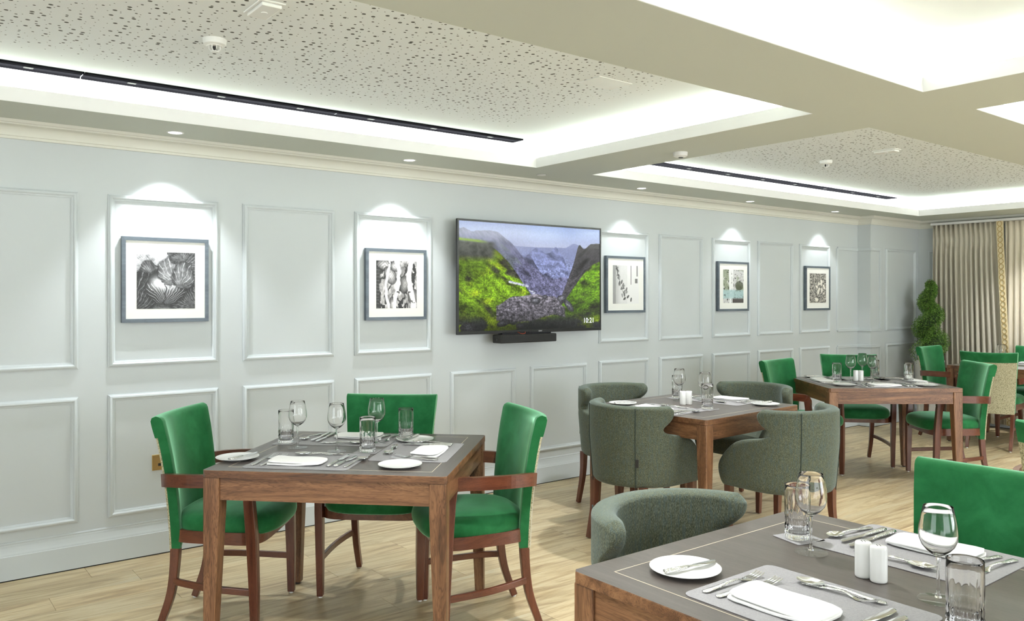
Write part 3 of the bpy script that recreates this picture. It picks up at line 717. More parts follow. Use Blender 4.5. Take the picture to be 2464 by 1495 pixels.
def setting(tb, side, who, items, j=0):
    rr = random.Random(j); q = lambda s_: rr.uniform(-s_, s_); zc = .0022
    for it in items:
        if it == 'mat': sput('mat', tb, side, 0, 0, 0, 'grey leatherette placemat at the %s' % who)
        elif it == 'napkin': sput('napkin', tb, side, -.02+q(.006), -.055, q(3), 'folded white napkin on the placemat at the %s' % who, zc)
        elif it == 'forks':
            sput('fork', tb, side, -.185, -.125, -4+q(2), 'outer fork left of the napkin at the %s' % who, zc)
            sput('fork', tb, side, -.148, -.125, -6+q(2), 'inner fork beside the napkin at the %s' % who, zc)
        elif it == 'knives':
            sput('knife', tb, side, .125, -.12, -2+q(2), 'dinner knife nearest the napkin at the %s' % who, zc)
            sput('starter_knife', tb, side, .152, -.12, -4+q(2), 'second knife from the napkin at the %s' % who, zc)
            sput('soup', tb, side, .190, -.115, -7+q(2), 'soup spoon right of the knives at the %s' % who, zc)
        elif it == 'dessert':
            sput('dspoon', tb, side, .105, .130, 94+q(3), 'dessert spoon above the napkin at the %s' % who, zc+.001)
            sput('dfork', tb, side, -.085, .105, -84+q(3), 'dessert fork below the dessert spoon at the %s' % who, zc)
        elif it == 'plate':
            sput('plate', tb, side, -.305, .0, 0, 'white side plate left of the placemat at the %s' % who)
        elif it == 'butter': sput('butter', tb, side, -.30, -.085, -12+q(6), 'butter knife lying across the side plate at the %s' % who, .0105, None)
        elif it == 'coaster': sput('coaster', tb, side, .27, .125, 2, 'square grey coaster under the tumbler at the %s' % who)
        elif it == 'tumbler': sput('tumbler', tb, side, .27, .125, 0, 'cut glass tumbler on the coaster at the %s' % who, .002)
        elif it == 'wine': sput('wine', tb, side, .17, .235, 0, 'stemmed wine glass at the %s' % who)
ALL = ['mat', 'napkin', 'forks', 'knives', 'dessert', 'plate', 'butter', 'coaster', 'tumbler', 'wine']
# big foreground table: diner on the -X side and diner on the +X side
setting(T4, (1.597-T4[0], 1.0-T4[1], 0), 'near left place, big foreground table', ['mat', 'napkin', 'forks', 'knives', 'dessert'], 1)
w_ = 'near left place, big foreground table'
put('plate', T4, 1.558-T4[0], 1.31-T4[1], 0, 'round white side plate at the %s' % w_)
put('butter', T4, 1.477-T4[0], 1.306-T4[1], -96, 'butter knife lying on the side plate at the %s' % w_, .0105)
put('wine', T4, 1.850-T4[0], .842-T4[1], 0, 'large stemmed wine glass nearest the camera at lower right')
put('coaster', T4, 1.70-T4[0], .722-T4[1], 0, 'square grey coaster under the nearest tumbler')
put('tumbler', T4, 1.70-T4[0], .722-T4[1], 0, 'cut glass tumbler nearest the camera at the lower right edge', .002)
setting(T4, (2.152-T4[0], 1.03-T4[1], 180), 'far right place, big foreground table', ['mat', 'napkin', 'forks', 'knives', 'dessert'], 2)
put('wine', T4, 1.931-T4[0], 1.203-T4[1], 0, 'stemmed wine glass at the centre of the big foreground table')
put('coaster', T4, 2.02-T4[0], 1.295-T4[1], -14, 'square grey coaster under the left tumbler of the big foreground table')
put('tumbler', T4, 2.015-T4[0], 1.297-T4[1], 0, 'cut glass tumbler behind the left wine glass of the big foreground table', .002)
put('shaker', T4, 1.866-T4[0], 1.024-T4[1], 0, 'white china shaker, left one of the pair on the big foreground table')
put('shaker', T4, 1.862-T4[0], .984-T4[1], 0, 'white china shaker, right one of the pair on the big foreground table')
# front left table
S1 = (-.137, -.245, 90); S2 = (.262, .0, 180); S3 = (-.122, .262, -90)
setting(T1, S1, 'near place, front left table', ['mat', 'napkin', 'forks', 'knives', 'dessert', 'plate', 'butter'], 3)
setting(T1, S2, 'right-hand place, front left table', ['mat', 'napkin', 'forks', 'knives', 'dessert', 'plate', 'coaster', 'tumbler', 'wine'], 4)
setting(T1, S3, 'far place, front left table', ['mat', 'napkin', 'forks', 'knives', 'dessert', 'plate', 'butter', 'coaster', 'tumbler', 'wine'], 5)
put('coaster', T1, .043, -.023, 0, 'square grey coaster in the middle of the front left table')
put('tumbler', T1, .043, -.023, 0, 'cut glass tumbler nearest the camera on the front left table', .002)
put('wine', T1, -.093, -.03, 0, 'stemmed wine glass at the centre of the front left table')
# tub chair table
setting(T2, (-.315, .0, 0), 'left place, tub chair table', ['mat', 'napkin', 'forks', 'knives', 'dessert', 'plate', 'butter'], 6)
setting(T2, (.315, .0, 180), 'right-hand place, tub chair table', ['mat', 'napkin', 'forks', 'knives', 'dessert', 'plate', 'butter', 'coaster', 'tumbler', 'wine'], 7)
put('coaster', T2, 3.90-T2[0], 3.125-T2[1], 0, 'square grey coaster at the near corner of the tub chair table')
put('tumbler', T2, 3.905-T2[0], 3.13-T2[1], 0, 'cut glass tumbler nearest the camera on the tub chair table', .002)
put('wine', T2, 4.00-T2[0], 3.215-T2[1], 0, 'stemmed wine glass behind the nearest tumbler on the tub chair table')
put('shaker', T2, 3.962-T2[0], 3.352-T2[1], 0, 'white china shaker, left one of the pair on the tub chair table')
put('shaker', T2, 3.995-T2[0], 3.330-T2[1], 0, 'white china shaker, right one of the pair on the tub chair table')
# middle-distance table
a = 'middle-distance table'
setting(T3, (.0, -.245, 90), 'near place, '+a, ['mat', 'napkin', 'forks', 'knives', 'dessert', 'plate'], 8)
setting(T3, (-.30, .06, 0), 'left place, '+a, ['mat', 'napkin', 'forks', 'knives', 'plate', 'butter'], 9)
setting(T3, (.30, .03, 180), 'right place, '+a, ['mat', 'napkin', 'forks', 'knives', 'plate'], 10)
setting(T3, (.0, .27, -90), 'far place, '+a, ['mat', 'forks', 'knives', 'dessert'], 11)
for x, y, l in ((-.26, .003, 'left'), (.305, .004, 'right'), (.17, .30, 'back')):
    put('tumbler', T3, x, y, 0, 'cut glass tumbler at the %s of the %s' % (l, a), .002 if l != 'right' else .0022)
for x, y, l in ((-.125, .067, 'left of three wine glasses'), (.05, .26, 'rearmost of three wine glasses'), (.035, .035, 'right of three wine glasses')):
    put('wine', T3, x, y, 0, 'stemmed wine glass, %s on the %s' % (l, a))
put('shaker', T3, -.07, .10, 0, 'white china shaker, left one on the '+a)
put('shaker', T3, -.035, .085, 0, 'white china shaker, right one on the '+a)
# far table
a = 'farthest table by curtains'
setting(T5, (-.28, .0, 0), 'near place, '+a, ['mat', 'napkin', 'plate'], 12)
setting(T5, (.28, .0, 180), 'far place of the '+a, ['mat', 'napkin', 'forks', 'knives'], 13)
put('wine', T5, -.13, .085, 0, 'stemmed wine glass showing above the cream-backed chair at the far table')
put('tumbler', T5, .02, -.18, 0, 'cut glass tumbler at the '+a)
put('wine', T5, .05, -.30, 0, 'stemmed wine glass at the right of the '+a)

# ------------------------------------------------------------------ painted pictures (flat prints and the screen image), as vertex colours on real flat sheets
def vnoise(u, v, seed, oct=5, lac=2., gain=.5):
    rng = np.random.RandomState(seed); out = np.zeros_like(u, dtype=float); amp = 1.; tot = 0
    for o in range(oct):
        T = rng.rand(64, 64); x = u*lac**o+rng.rand()*60; y = v*lac**o+rng.rand()*60
        xi = np.floor(x).astype(int); yi = np.floor(y).astype(int); fx = x-xi; fy = y-yi; fx = fx*fx*(3-2*fx); fy = fy*fy*(3-2*fy)
        g_ = lambda a, b: T[a % 64, b % 64]
        out += amp*((g_(xi, yi)*(1-fx)+g_(xi+1, yi)*fx)*(1-fy)+(g_(xi, yi+1)*(1-fx)+g_(xi+1, yi+1)*fx)*fy); tot += amp; amp *= gain
    return out/tot
def ridge(u, v, seed, oct=5): return 1-np.abs(2*vnoise(u, v, seed, oct)-1)
def ss(a, b, x): t = np.clip((x-a)/(b-a), 0, 1); return t*t*(3-2*t)
def lin(c):
    c = np.clip(c, 0, 1); return np.where(c <= .04045, c/12.92, ((c+.055)/1.055)**2.4)
def sheet(name, mat_, parent, W_, H_, nx, ny, func, loc):
    """vertical sheet facing -Y, colour func(u, v) with v up -> rgb arrays in display values"""
    U, V = np.meshgrid(np.linspace(0, 1, nx), np.linspace(0, 1, ny)); rgb = lin(func(U, V))
    me = bpy.data.meshes.new(name); co = np.stack([(U-.5)*W_, 0*U, (V-.5)*H_], -1).reshape(-1, 3)
    idx = np.arange(nx*ny).reshape(ny, nx); f = np.stack([idx[:-1, :-1], idx[:-1, 1:], idx[1:, 1:], idx[1:, :-1]], -1).reshape(-1, 4)
    me.vertices.add(len(co)); me.vertices.foreach_set('co', co.ravel()); me.loops.add(f.size); me.loops.foreach_set('vertex_index', f.ravel().astype(np.int32))
    me.polygons.add(len(f)); me.polygons.foreach_set('loop_start', np.arange(0, f.size, 4, dtype=np.int32)); me.update(calc_edges=True)
    ca = me.color_attributes.new('paint', 'FLOAT_COLOR', 'POINT'); ca.data.foreach_set('color', np.concatenate([rgb.reshape(-1, 3), np.ones((nx*ny, 1))], 1).astype(np.float32).ravel())
    me.materials.append(mat_); o = bpy.data.objects.new(name, me); o.location = loc; return link(o, parent)
def attr_mat(name, rough, em=0):
    m = mat(name, rough=rough); g = N(m); a = g.n('ShaderNodeAttribute', attribute_name='paint')
    if em:
        g.b.inputs['Base Color'].default_value = (.01, .01, .01, 1); g.l(a.outputs['Color'], g.b.inputs['Emission Color']); g.b.inputs['Emission Strength'].default_value = em
    else: g.l(a.outputs['Color'], g.b.inputs['Base Color'])
    return m
M['print'] = attr_mat('printed_photograph', .45); M['screen'] = attr_mat('screen_image', .12, .92)
def gray(x, tint=(1, 1, 1)): return np.stack([x*tint[0], x*tint[1], x*tint[2]], -1)
def disc(u, v, cx, cy, rx, ry, a=0):
    c_, s_ = math.cos(a), math.sin(a); x = (u-cx)*c_+(v-cy)*s_; y = -(u-cx)*s_+(v-cy)*c_; return np.sqrt((x/rx)**2+(y/ry)**2)
def leafy(u, v, cx, cy, rx, ry, a, nv, tone, img, crumple=.25):
    """leaf with radiating veins"""
    d = disc(u, v, cx, cy, rx, ry, a)+crumple*(vnoise(u*7, v*7, int(cx*100)+nv)-.5); c_, s_ = math.cos(a), math.sin(a)
    x = (u-cx)*c_+(v-cy)*s_; y = -(u-cx)*s_+(v-cy)*c_+ry
    th = np.arctan2(x, np.maximum(y, 1e-3)); vein = np.exp(-((np.abs(((th*nv/1.4+.3*vnoise(u*6, v*6, 3)) % 1)-.5)-.5)/.07)**2)
    tex = .55*ridge(u*14, v*14, nv+5)+.2*vnoise(u*40, v*40, nv)
    val = tone*(.55+.55*tex)*(1-.35*ss(.5, 1, d))+.38*vein*(d < 1)*(.35+.9*vnoise(u*12, v*12, nv+60))-.35*(vnoise(u*26, v*26, nv+70)-.5); m_ = ss(1.02, .96, d); return img*(1-m_*1.0)+m_*val-(.35*np.exp(-((d-1.03)/.05)**2))*img
def cabbage(u, v):
    w1, w2 = vnoise(u*5, v*5, 91, 4), vnoise(u*5, v*5, 92, 4); u = u+.11*(w1-.5); v = v+.11*(w2-.5)
    img = .14+.22*ridge(u*6, v*6, 11)**3+.15*(ridge(u*18, v*18, 12)**6)
    img = leafy(u, v, .08, .86, .30, .16, .5, 9, .75, img); img = leafy(u, v, .36, .93, .22, .15, -.5, 8, .85, img); img = leafy(u, v, .85, .80, .28, .22, -.9, 10, .35, img)
    img = leafy(u, v, .15, .62, .20, .13, 1.2, 9, .45, img); img = leafy(u, v, .05, .25, .30, .42, -.4, 11, .22, img); img = leafy(u, v, .9, .12, .35, .25, .8, 12, .3, img)
    d = disc(u, v, .5, .40, .36, .34); ball = np.clip(1.15-d, 0, 1)**.6
    ax_ = np.abs(u-.49); th = np.arctan2(v-.05-.25*ax_, ax_+.02)+.04*vnoise(u*9, v*9, 77); lines = np.exp(-((np.abs(((th*6.5) % 1)-.5)-.5)/.08)**2)*ss(.46, .38, v-.10*ax_)*(v > .06)
    val = (.95*np.exp(-((u-.38)**2/.03+(v-.47)**2/.014))+.85*np.exp(-((u-.62)**2/.02+(v-.45)**2/.006))+.22+.14*ridge(u*20, v*20, 21))*ball+.55*lines*ss(.0, .15, 1-d)
    val = val*(1-.75*np.exp(-((np.abs(u-.49-.02*np.sin(v*40)))/.010)**2)*(v < .5)); m_ = ss(1.0, .95, d); img = img*(1-m_)+val*m_-.3*np.exp(-((d-1.03)/.04)**2)*img
    img = leafy(u, v, .60, .66, .26, .24, .2, 7, .60, img, .35); img = leafy(u, v, .78, .58, .18, .24, -.2, 6, .5, img, .4); img = leafy(u, v, .72, .9, .16, .10, .3, 8, .4, img)
    sky = ss(.93, .97, v+.10*(vnoise(u*5, v*2, 31)-.5))*(u < .52); img = img*(1-sky)+.93*sky
    return gray(np.clip((img-.05)*1.15, .03, .95), (1, 1, 1.02))
def artichoke(u, v):
    w1, w2 = vnoise(u*7, v*7, 93, 4), vnoise(u*7, v*7, 94, 4); u = u+.07*(w1-.5); v = v+.07*(w2-.5)
    img = .5+.5*(ridge(u*9, v*5, 41)-.5)+.7*(vnoise(u*22, v*14, 42)-.5); img = np.where(ridge(u*7, v*4, 43) > .86, .12, img)
    for i, (cx, cy, rx, ry, a, t) in enumerate([(.20, .92, .2, .12, 0, .5), (.33, .70, .12, .19, .5, .6), (.70, .50, .115, .18, -.15, .42), (.90, .25, .12, .15, -.3, .4), (.45, .88, .1, .12, .2, .55), (.4, .08, .09, .14, .1, .6)]):
        d = disc(u, v, cx, cy, rx, ry, a); sc_ = np.abs(np.sin((v-cy)*42+9*np.abs(u-cx)/rx))**.5; val = t*(.5+.8*sc_)*np.clip(1.25-d, 0, 1)+.15; m_ = ss(1.02, .95, d); img = img*(1-m_)+val*m_; img = img*(1-.7*np.exp(-((d-1.05)/.06)**2))
    for x0, wv in ((.50, .055), (.86, .07), (.28, .035)):
        xx = x0+.05*np.sin(v*5+x0*9); m_ = ss(wv, wv*.75, np.abs(u-xx))*(ridge(u*2, v*6, int(x0*70)) > .35); img = img*(1-m_)+.93*m_
    e = ss(.10, .05, u)*(v < .85); img = img*(1-e)+e*(.15+.2*(np.sin(v*90) > .8)); return np.clip(gray(img, (1.02, 1, 1)), .05, .93)
def branch(u, v):
    img = .90-.18*ss(.0, .35, .35-u)-.05*vnoise(u*8, v*8, 51); img = np.where(u > .55, .92, img); rnd = random.Random(5)
    img = img-.55*(np.abs(u-.69) < .012)*(v > .5)-.5*((np.abs(u-.93) < .02)*(v > .72))-.45*((np.abs(u-.90) < .05)*(np.abs(v-.60) < .06)); img = img-.12*(np.abs(u-.05-.0*v) < .06)
    for k in range(26):
        t = k/25; cx = .12+.55*t**1.1*(.4+.6*rnd.random())+.03; cy = .92-.82*t+rnd.uniform(-.05, .05); a = rnd.uniform(-1.2, 1.2)
        d = disc(u, v, cx, cy, .030, .060, a); m_ = ss(1.05, .9, d); img = img*(1-m_)+m_*(.28+.35*rnd.random()+.2*(u-cx)/.05)
    ln = np.exp(-((u-(.12+.42*(1-v)**1.3))/.006)**2)*(v > .1); img = img*(1-.7*ln); return gray(np.clip(img, .1, .92))
def garden(u, v):
    n_ = ridge(u*16, v*16, 61); img = np.where(n_ > .62, .8, .25)*1.; base = gray(img); gm = ss(.45, .6, vnoise(u*3, v*3, 62))[..., None]*ss(.3, .45, v)[..., None]; base = base*(1-gm*.5)+gm*.5*np.array([.32, .38, .22])
    tr = ss(.12, .09, np.abs(u-.38-.03*(1-v)))[..., None]; dk = (.5+.4*(ridge(u*20, v*9, 63) > .8)*(np.abs(u-.41) < .02))[..., None]; base = base*(1-tr)+tr*.93*(1-.4*(dk > .8))
    bm_ = (ss(.42, .36, v)*ss(.1, .16, v)*(n_ > .45))[..., None]; base = base*(1-bm_*.8)+bm_*.8*np.array([.62, .75, .76]); dd = (disc(u, v, .78, .52, .2, .14) < 1)[..., None]; base = np.where(dd, base*.4+np.array([.08, .09, .05]), base)
    lo = (ss(.16, .1, v)*(u > .45))[..., None]; base = base*(1-lo)+lo*np.array([.28, .26, .26]); return np.clip(base, .08, .93)
def flowers(u, v):
    n_ = ridge(u*18, v*26, 71); img = .12+.75*n_**4+.25*(vnoise(u*30, v*40, 72)-.4); rnd = random.Random(3)
    for k in range(14):
        cx, cy = rnd.gauss(.55, .17), rnd.gauss(.45, .16); d = disc(u, v, cx, cy, .05+.03*rnd.random(), .04+.02*rnd.random(), rnd.random()*3)+.3*(vnoise(u*20, v*20, k)-.5); m_ = ss(1, .85, d); img = img*(1-m_)+.9*m_
    return gray(np.clip(img, .1, .92), (1.02, 1, .96))
def picture(x0, x1, z0, z1, px0, px1, pz0, pz1, func, label, n=150):
    cx, cz = (x0+x1)/2, (z0+z1)/2; t = empty('framed_picture', (cx, WY, cz), 0, label, 'picture', 'framed black and white photographs'); W_, H_ = (x1-x0)/2, (z1-z0)/2; D = .030; fw = .020
    for q in range(4):
        m = MB(); a = [(-W_, -H_), (W_, -H_), (W_, H_), (-W_, H_)]; b = [(-W_+fw, -H_+fw), (W_-fw, -H_+fw), (W_-fw, H_-fw), (-W_+fw, H_-fw)]
        p, r_ = q, (q+1) % 4
        m.loft([[(x, y, z) for x, y, z in ((a[k][0], -.004, a[k][1]), (a[k][0], -D, a[k][1]), (b[k][0], -D, b[k][1]), (b[k][0], -.004, b[k][1]))] for k in (p, r_)])
        m.build('frame_rail', M['frame'], t)
    m = MB(); m.box(-W_+fw-.002, W_-fw+.002, -.025, -.004, -H_+fw-.002, H_-fw+.002); m.build('mount_board', M['board'], t)
    w2, h2 = px1-px0, pz1-pz0; sheet('photograph', M['print'], t, w2, h2, n, int(n*h2/w2), func, ((px0+px1)/2-cx, -.0256, (pz0+pz1)/2-cz))
picture(1.043, 1.501, 1.281, 1.747, 1.118, 1.426, 1.355, 1.668, cabbage, 'framed black and white photograph of a cabbage, the leftmost picture on the panelled wall', 260)
picture(2.502, 2.960, 1.268, 1.738, 2.577, 2.884, 1.345, 1.660, artichoke, 'framed black and white photograph of artichokes, just left of the television', 220)
picture(4.667, 5.127, 1.290, 1.756, 4.745, 5.050, 1.365, 1.680, branch, 'framed pale photograph of a leafy branch, immediately right of the television', 130)
picture(6.098, 6.560, 1.289, 1.749, 6.175, 6.480, 1.365, 1.675, garden, 'framed photograph of a tree trunk and garden foliage, second picture from the right', 120)
picture(7.516, 7.973, 1.283, 1.740, 7.590, 7.895, 1.360, 1.665, flowers, 'framed dark photograph with small white flowers, rightmost picture on the wall', 100)

# ------------------------------------------------------------------ television
def landscape(u, v):
    def L(c): return np.array(c)/255.
    sh = u.shape; img = np.zeros(sh+(3,))
    t = ss(.72, 1.0, v)[..., None]; img[:] = L((200, 205, 232))*(1-t)+L((150, 172, 226))*t; img += .05*(vnoise(u*3, v*9, 101)-.5)[..., None]
    def layer(img, top, col, shade, m_extra=1.):
        m_ = (ss(.004, -.004, v-top)*m_extra)[..., None]; return img*(1-m_)+m_*np.clip(col*shade[..., None], 0, 1)
    n1 = vnoise(u*6, u*0+.3, 102, 6); ones = np.ones(sh)
    img = layer(img, .80+.06*(n1-.5)+.04*np.exp(-((u-.8)/.05)**2), L((150, 160, 205)), ones*(.95+.1*(vnoise(u*20, v*20, 103)-.5)))
    pk = .70+.09*np.exp(-((u-.52)/.06)**2)+.10*np.exp(-((u-.66)/.04)**2)+.05*np.exp(-((u-.72)/.02)**2)+.07*(vnoise(u*14, u*0, 104, 5)-.5)-.25*ss(.66, .84, u); rp = ridge(u*14+v*10, v*14, 105, 6); img = layer(img, pk, L((122, 130, 172)), .55+.9*(rp-.15)*.9)
    pk2 = .60+.12*np.exp(-((u-.46)/.05)**2)-.05*np.exp(-((u-.56)/.04)**2)+.06*(vnoise(u*18, u*0+1, 204, 5)-.5)-.35*ss(.56, .78, u); img = layer(img, pk2, L((96, 100, 132)), .45+1.0*(ridge(u*20+v*10, v*12, 205, 6)-.15)*.9)
    tl = .93-.42*ss(.22, .62, u)+.10*(vnoise(u*9, u*0+2, 106, 6)-.5)-.02*u; r1 = ridge(u*18+v*6, v*7, 107, 5)
    gsh = ss(.45, .75, vnoise(u*7, v*9, 108)); far = L((98, 98, 128)); r1 = .6*r1+.4*ridge(u*40+v*20, v*14, 207, 4); img = layer(img, tl, far, .35+1.15*(r1-.2)**1.0); m_ = (gsh*ss(.004, -.004, v-tl+.08)*.35*(v > .5))[..., None]; img = img*(1-m_)+m_*L((95, 118, 70))
    hz = (ss(.35, .9, v)*ss(.55, .35, u)*.45*ss(.5, .8, v))[..., None]; img = img*(1-hz)+hz*L((165, 170, 205))
    # right dark ridge
    tr = .62+.24*ss(.70, .98, u)+.10*np.exp(-((u-.835)/.028)**2)-.55*ss(.84, .60, u)*.9+.05*(vnoise(u*12, u*0+5, 109, 6)-.5)
    img = layer(img, np.where(u > .62, tr, -1), L((70, 68, 72)), .65+.9*(ridge(u*16-v*9, v*9, 110)-.42))
    # left green slope
    tg = .80-.60*ss(.18, .62, u)-.02+.04*(vnoise(u*9, u*0+7, 111, 6)-.5); gl = vnoise(u*10+v*5, v*10, 112, 6); rr = ridge(u*9+v*8, v*5-u*6, 113, 5)
    colg = L((70, 70, 58))*np.ones(sh+(3,)); g_ = ss(.38, .62, gl*.6+rr*.45-.05+.18*np.exp(-((v-(.62-.75*u))/.10)**2))[..., None]; colg = colg*(1-g_)+g_*L((104, 138, 30)); y_ = ss(.55, .8, vnoise(u*12, v*12, 114))[..., None]*g_; colg = colg*(1-y_*.6)+y_*.6*L((150, 165, 36))
    rr = .55*rr+.45*ridge(u*26+v*16, v*18-u*9, 213, 5); shade = (.10+1.35*(rr-.15))*ss(-.15, .35, v+.06)*(.6+.8*vnoise(u*5, v*5, 214)); m_ = ss(.004, -.004, v-tg)[..., None]; img = img*(1-m_)+m_*colg*shade[..., None]
    cl = (ss(.62, .70, v)*ss(.26, .2, u)*ss(.84, .8, v))[..., None]; img = img*(1-cl)+cl*L((64, 66, 62))*(.6+.8*ridge(u*20, v*16, 115))[..., None]; st = (np.exp(-((v-.835+.10*u)/.012)**2)*ss(.20, .12, u))[..., None]*(.5+.9*vnoise(u*30, v*30, 301))[..., None]; st = np.clip(st, 0, 1); img = img*(1-st)+st*L((140, 180, 50))
    # right green slope
    tr2 = .05+.62*ss(.52, 1.02, u)+.04*(vnoise(u*10, u*0+9, 116, 6)-.5); gr = vnoise(u*10-v*5, v*12, 117, 6); r3 = ridge(u*7-v*11, v*7+u*8, 118, 5); colr = L((60, 62, 48))*np.ones(sh+(3,))
    band = np.exp(-((v-(.28+.9*(u-.68)))/.085)**2)+.7*np.exp(-((v-(.08+1.0*(u-.70)))/.10)**2); g_ = ss(.36, .66, gr*.5+r3*.35+.30*band-.05)[..., None]; colr = colr*(1-g_)+g_*L((98, 142, 26)); y_ = (ss(.5, .9, band)*ss(.45, .7, gr))[..., None]; colr = colr*(1-.6*y_)+.6*y_*L((140, 182, 36))
    m_ = (ss(.004, -.004, v-tr2)*ss(.5, .56, u))[..., None]; img = img*(1-m_)+m_*colr*((.10+1.3*(.55*r3+.45*ridge(u*18-v*30, v*18+u*16, 218, 5)-.12))*(1-.45*ss(.5, .0, v)))[..., None]
    # river
    for (a0, b0, a1, b1, w0) in ((.33, .455, .455, .415, .010), (.47, .375, .505, .355, .007), (.495, .345, .515, .33, .006), (.60, .285, .66, .275, .008)):
        tt = np.clip(((u-a0)*(a1-a0)+(v-b0)*(b1-b0))/((a1-a0)**2+(b1-b0)**2), 0, 1); dd = np.hypot(u-(a0+tt*(a1-a0)), (v-(b0+tt*(b1-b0)))*.6); m_ = ss(w0, w0*.4, dd+.003*(vnoise(u*60, v*60, 119)-.5))[..., None]; img = img*(1-m_)+m_*L((190, 195, 215))
    # valley floor green in front of the rock, dark foreground
    m_ = ss(.20, .05, v)[..., None]; fg = ss(.45, .62, vnoise(u*9, v*14, 120, 5))[..., None]; img = img*(1-m_)+m_*(L((38, 40, 42))*(1-fg)+fg*L((92, 110, 18)))*(.6+.7*ridge(u*22, v*16, 121))[..., None]
    # grey boulder
    top = .235+.085*ss(.24, .36, u)+.02*np.exp(-((u-.50)/.05)**2)-.10*ss(.64, .72, u)+.02*(vnoise(u*18, u*0+3, 122, 5)-.5); bot = .10-.03*np.sin((u-.24)*12)+.05*(vnoise(u*12, u*0+8, 123)-.5)
    m_ = (ss(.006, -.006, v-top)*ss(-.01, .012, v-bot)*ss(.238, .244, u)*ss(.735, .722, u))[..., None]; rk = ridge(u*26, v*22, 124, 6)*.45+.75*vnoise(u*70, v*60, 125, 3)**1.5+.35*ridge(u*55, v*40, 325, 3)**4; img = img*(1-m_)+m_*(L((118, 114, 124))*np.clip(rk*1.25*(.55+1.7*(v-.05)), .15, 1.6)[..., None])
    for cx, cy, rx, ry in ((.51, .275, .035, .035), (.70, .30, .035, .03), (.755, .23, .025, .075), (.06, .03, .05, .05), (.29, .07, .05, .03), (.40, .04, .03, .025), (.58, .315, .02, .02)):
        d = disc(u, v, cx, cy, rx, ry, .5)+.3*(vnoise(u*25, v*25, 126)-.5); m_ = ss(1.03, .93, d)[..., None]; img = img*(1-m_)+m_*L((100, 100, 108))*(.35+.9*ridge(u*26, v*24, 127)*np.clip(1.2-d, .2, 1)*(.5+cy*2))[..., None]
    img *= (1-.55*ss(.14, .0, v)*ss(.3, .9, 1-np.abs(u-.5)))[..., None]; img *= (.72+.28*ss(0, .10, v+.03))[..., None]
    lowm = ss(.80, .5, v+.15*(u-.5)**2); fine = .96+.75*(vnoise(u*150, v*95, 128, 3)-.5)*(.12+.88*lowm)+.35*(ridge(u*60, v*50, 328, 3)**3-.25)*lowm; return np.clip(img*fine[..., None]*1.02, .02, .93)
TX0, TX1, TZ0, TZ1, TY = 3.156, 4.528, 1.158, 1.963, 4.66
cx, cz = (TX0+TX1)/2, (TZ0+TZ1)/2
tv = empty('television', (cx, TY, cz), 0, 'large flat television showing a green mountain valley and the time 10:21', 'television')
Wt, Ht = (TX1-TX0)/2, (TZ1-TZ0)/2
m = MB(); m.box(-Wt, Wt, .002, .018, -Ht, Ht); m.box(-Wt*.8, Wt*.8, .018, .045, -Ht*.8, Ht*.5); m.build('housing', M['black'], tv, bevel=.003)
for x0, x1, z0, z1 in ((-Wt, Wt, -Ht, -Ht+.022), (-Wt, Wt, Ht-.014, Ht), (-Wt, -Wt+.014, -Ht+.022, Ht-.014), (Wt-.014, Wt, -Ht+.022, Ht-.014)):
    m = MB(); m.box(x0, x1, -.003, .003, z0, z1); m.build('bezel', M['black'], tv, bevel=.001)
sheet('screen', M['screen'], tv, 2*Wt-.026, 2*Ht-.034, 640, 372, landscape, (0, .0008, .004))
def text(s_, size, loc, m_, parent, name, rot=(PI/2, 0, 0), ext=.0004):
    c_ = bpy.data.curves.new(name, 'FONT'); c_.body = s_; c_.space_character = 1.12 if ':' in s_ else 1.0; c_.size = size; c_.extrude = ext; c_.align_x = 'CENTER'; c_.align_y = 'CENTER'
    o = bpy.data.objects.new(name, c_); S.collection.objects.link(o); dg = bpy.context.evaluated_depsgraph_get(); me = bpy.data.meshes.new_from_object(o.evaluated_get(dg))
    bpy.data.objects.remove(o); me.materials.clear(); me.materials.append(m_); o = bpy.data.objects.new(name, me); o.location = loc; o.rotation_euler = rot; return link(o, parent)
ck = text('10:21', .056, (4.395-cx, -.0012, 1.236-cz), M['clock'], tv, 'clock_digits'); ck.scale = (.84, 1, 1)
text('SONY', .013, (3.90-cx, -.0036, -Ht+.010), M['logo'], tv, 'maker_lettering')
m = MB(); m.box(-.22, .22, .038, .105, -.16, .16); m.build('wall_bracket', M['black_metal'], tv)
sb = empty('soundbar', (3.75, 4.645, 1.12), 0, 'black soundbar speaker mounted under the television', 'speaker')
m = MB(); m.box(-.262, .262, -.045, .055, -.030, .030); m.build('speaker_body', M['blackm'], sb, bevel=.006)
m = MB(); m.box(-.252, .252, -.0475, -.045, -.024, .024); m.build('grille', M['black'], sb)
m = MB(); m.box(-.22, .235, -.01, .04, .030, .042); m.build('mounting_plate', M['black_metal'], sb)
m = MB(); m.box(-.04, .04, .05, .122, -.02, .02); m.build('mounting_arm', M['black_metal'], sb)
m = MB(); m.loft(rtube([(-.262, .0, -.004), (-.2635, .0, -.004)], .008, 16)); m.build('socket', M['dark'], sb)
m = MB(); m.loft(rtube(bez([(-.075, .0, .046), (-.06, -.02, .036), (-.04, -.025, .034), (-.02, -.02, .038), (-.005, .0, .046)], 6), .0018)); cb = m.build('cable_loop', mat('red_cable', (.5, .08, .03), .5), sb, smooth=True); cb['label'] = 'thin red cable loop'
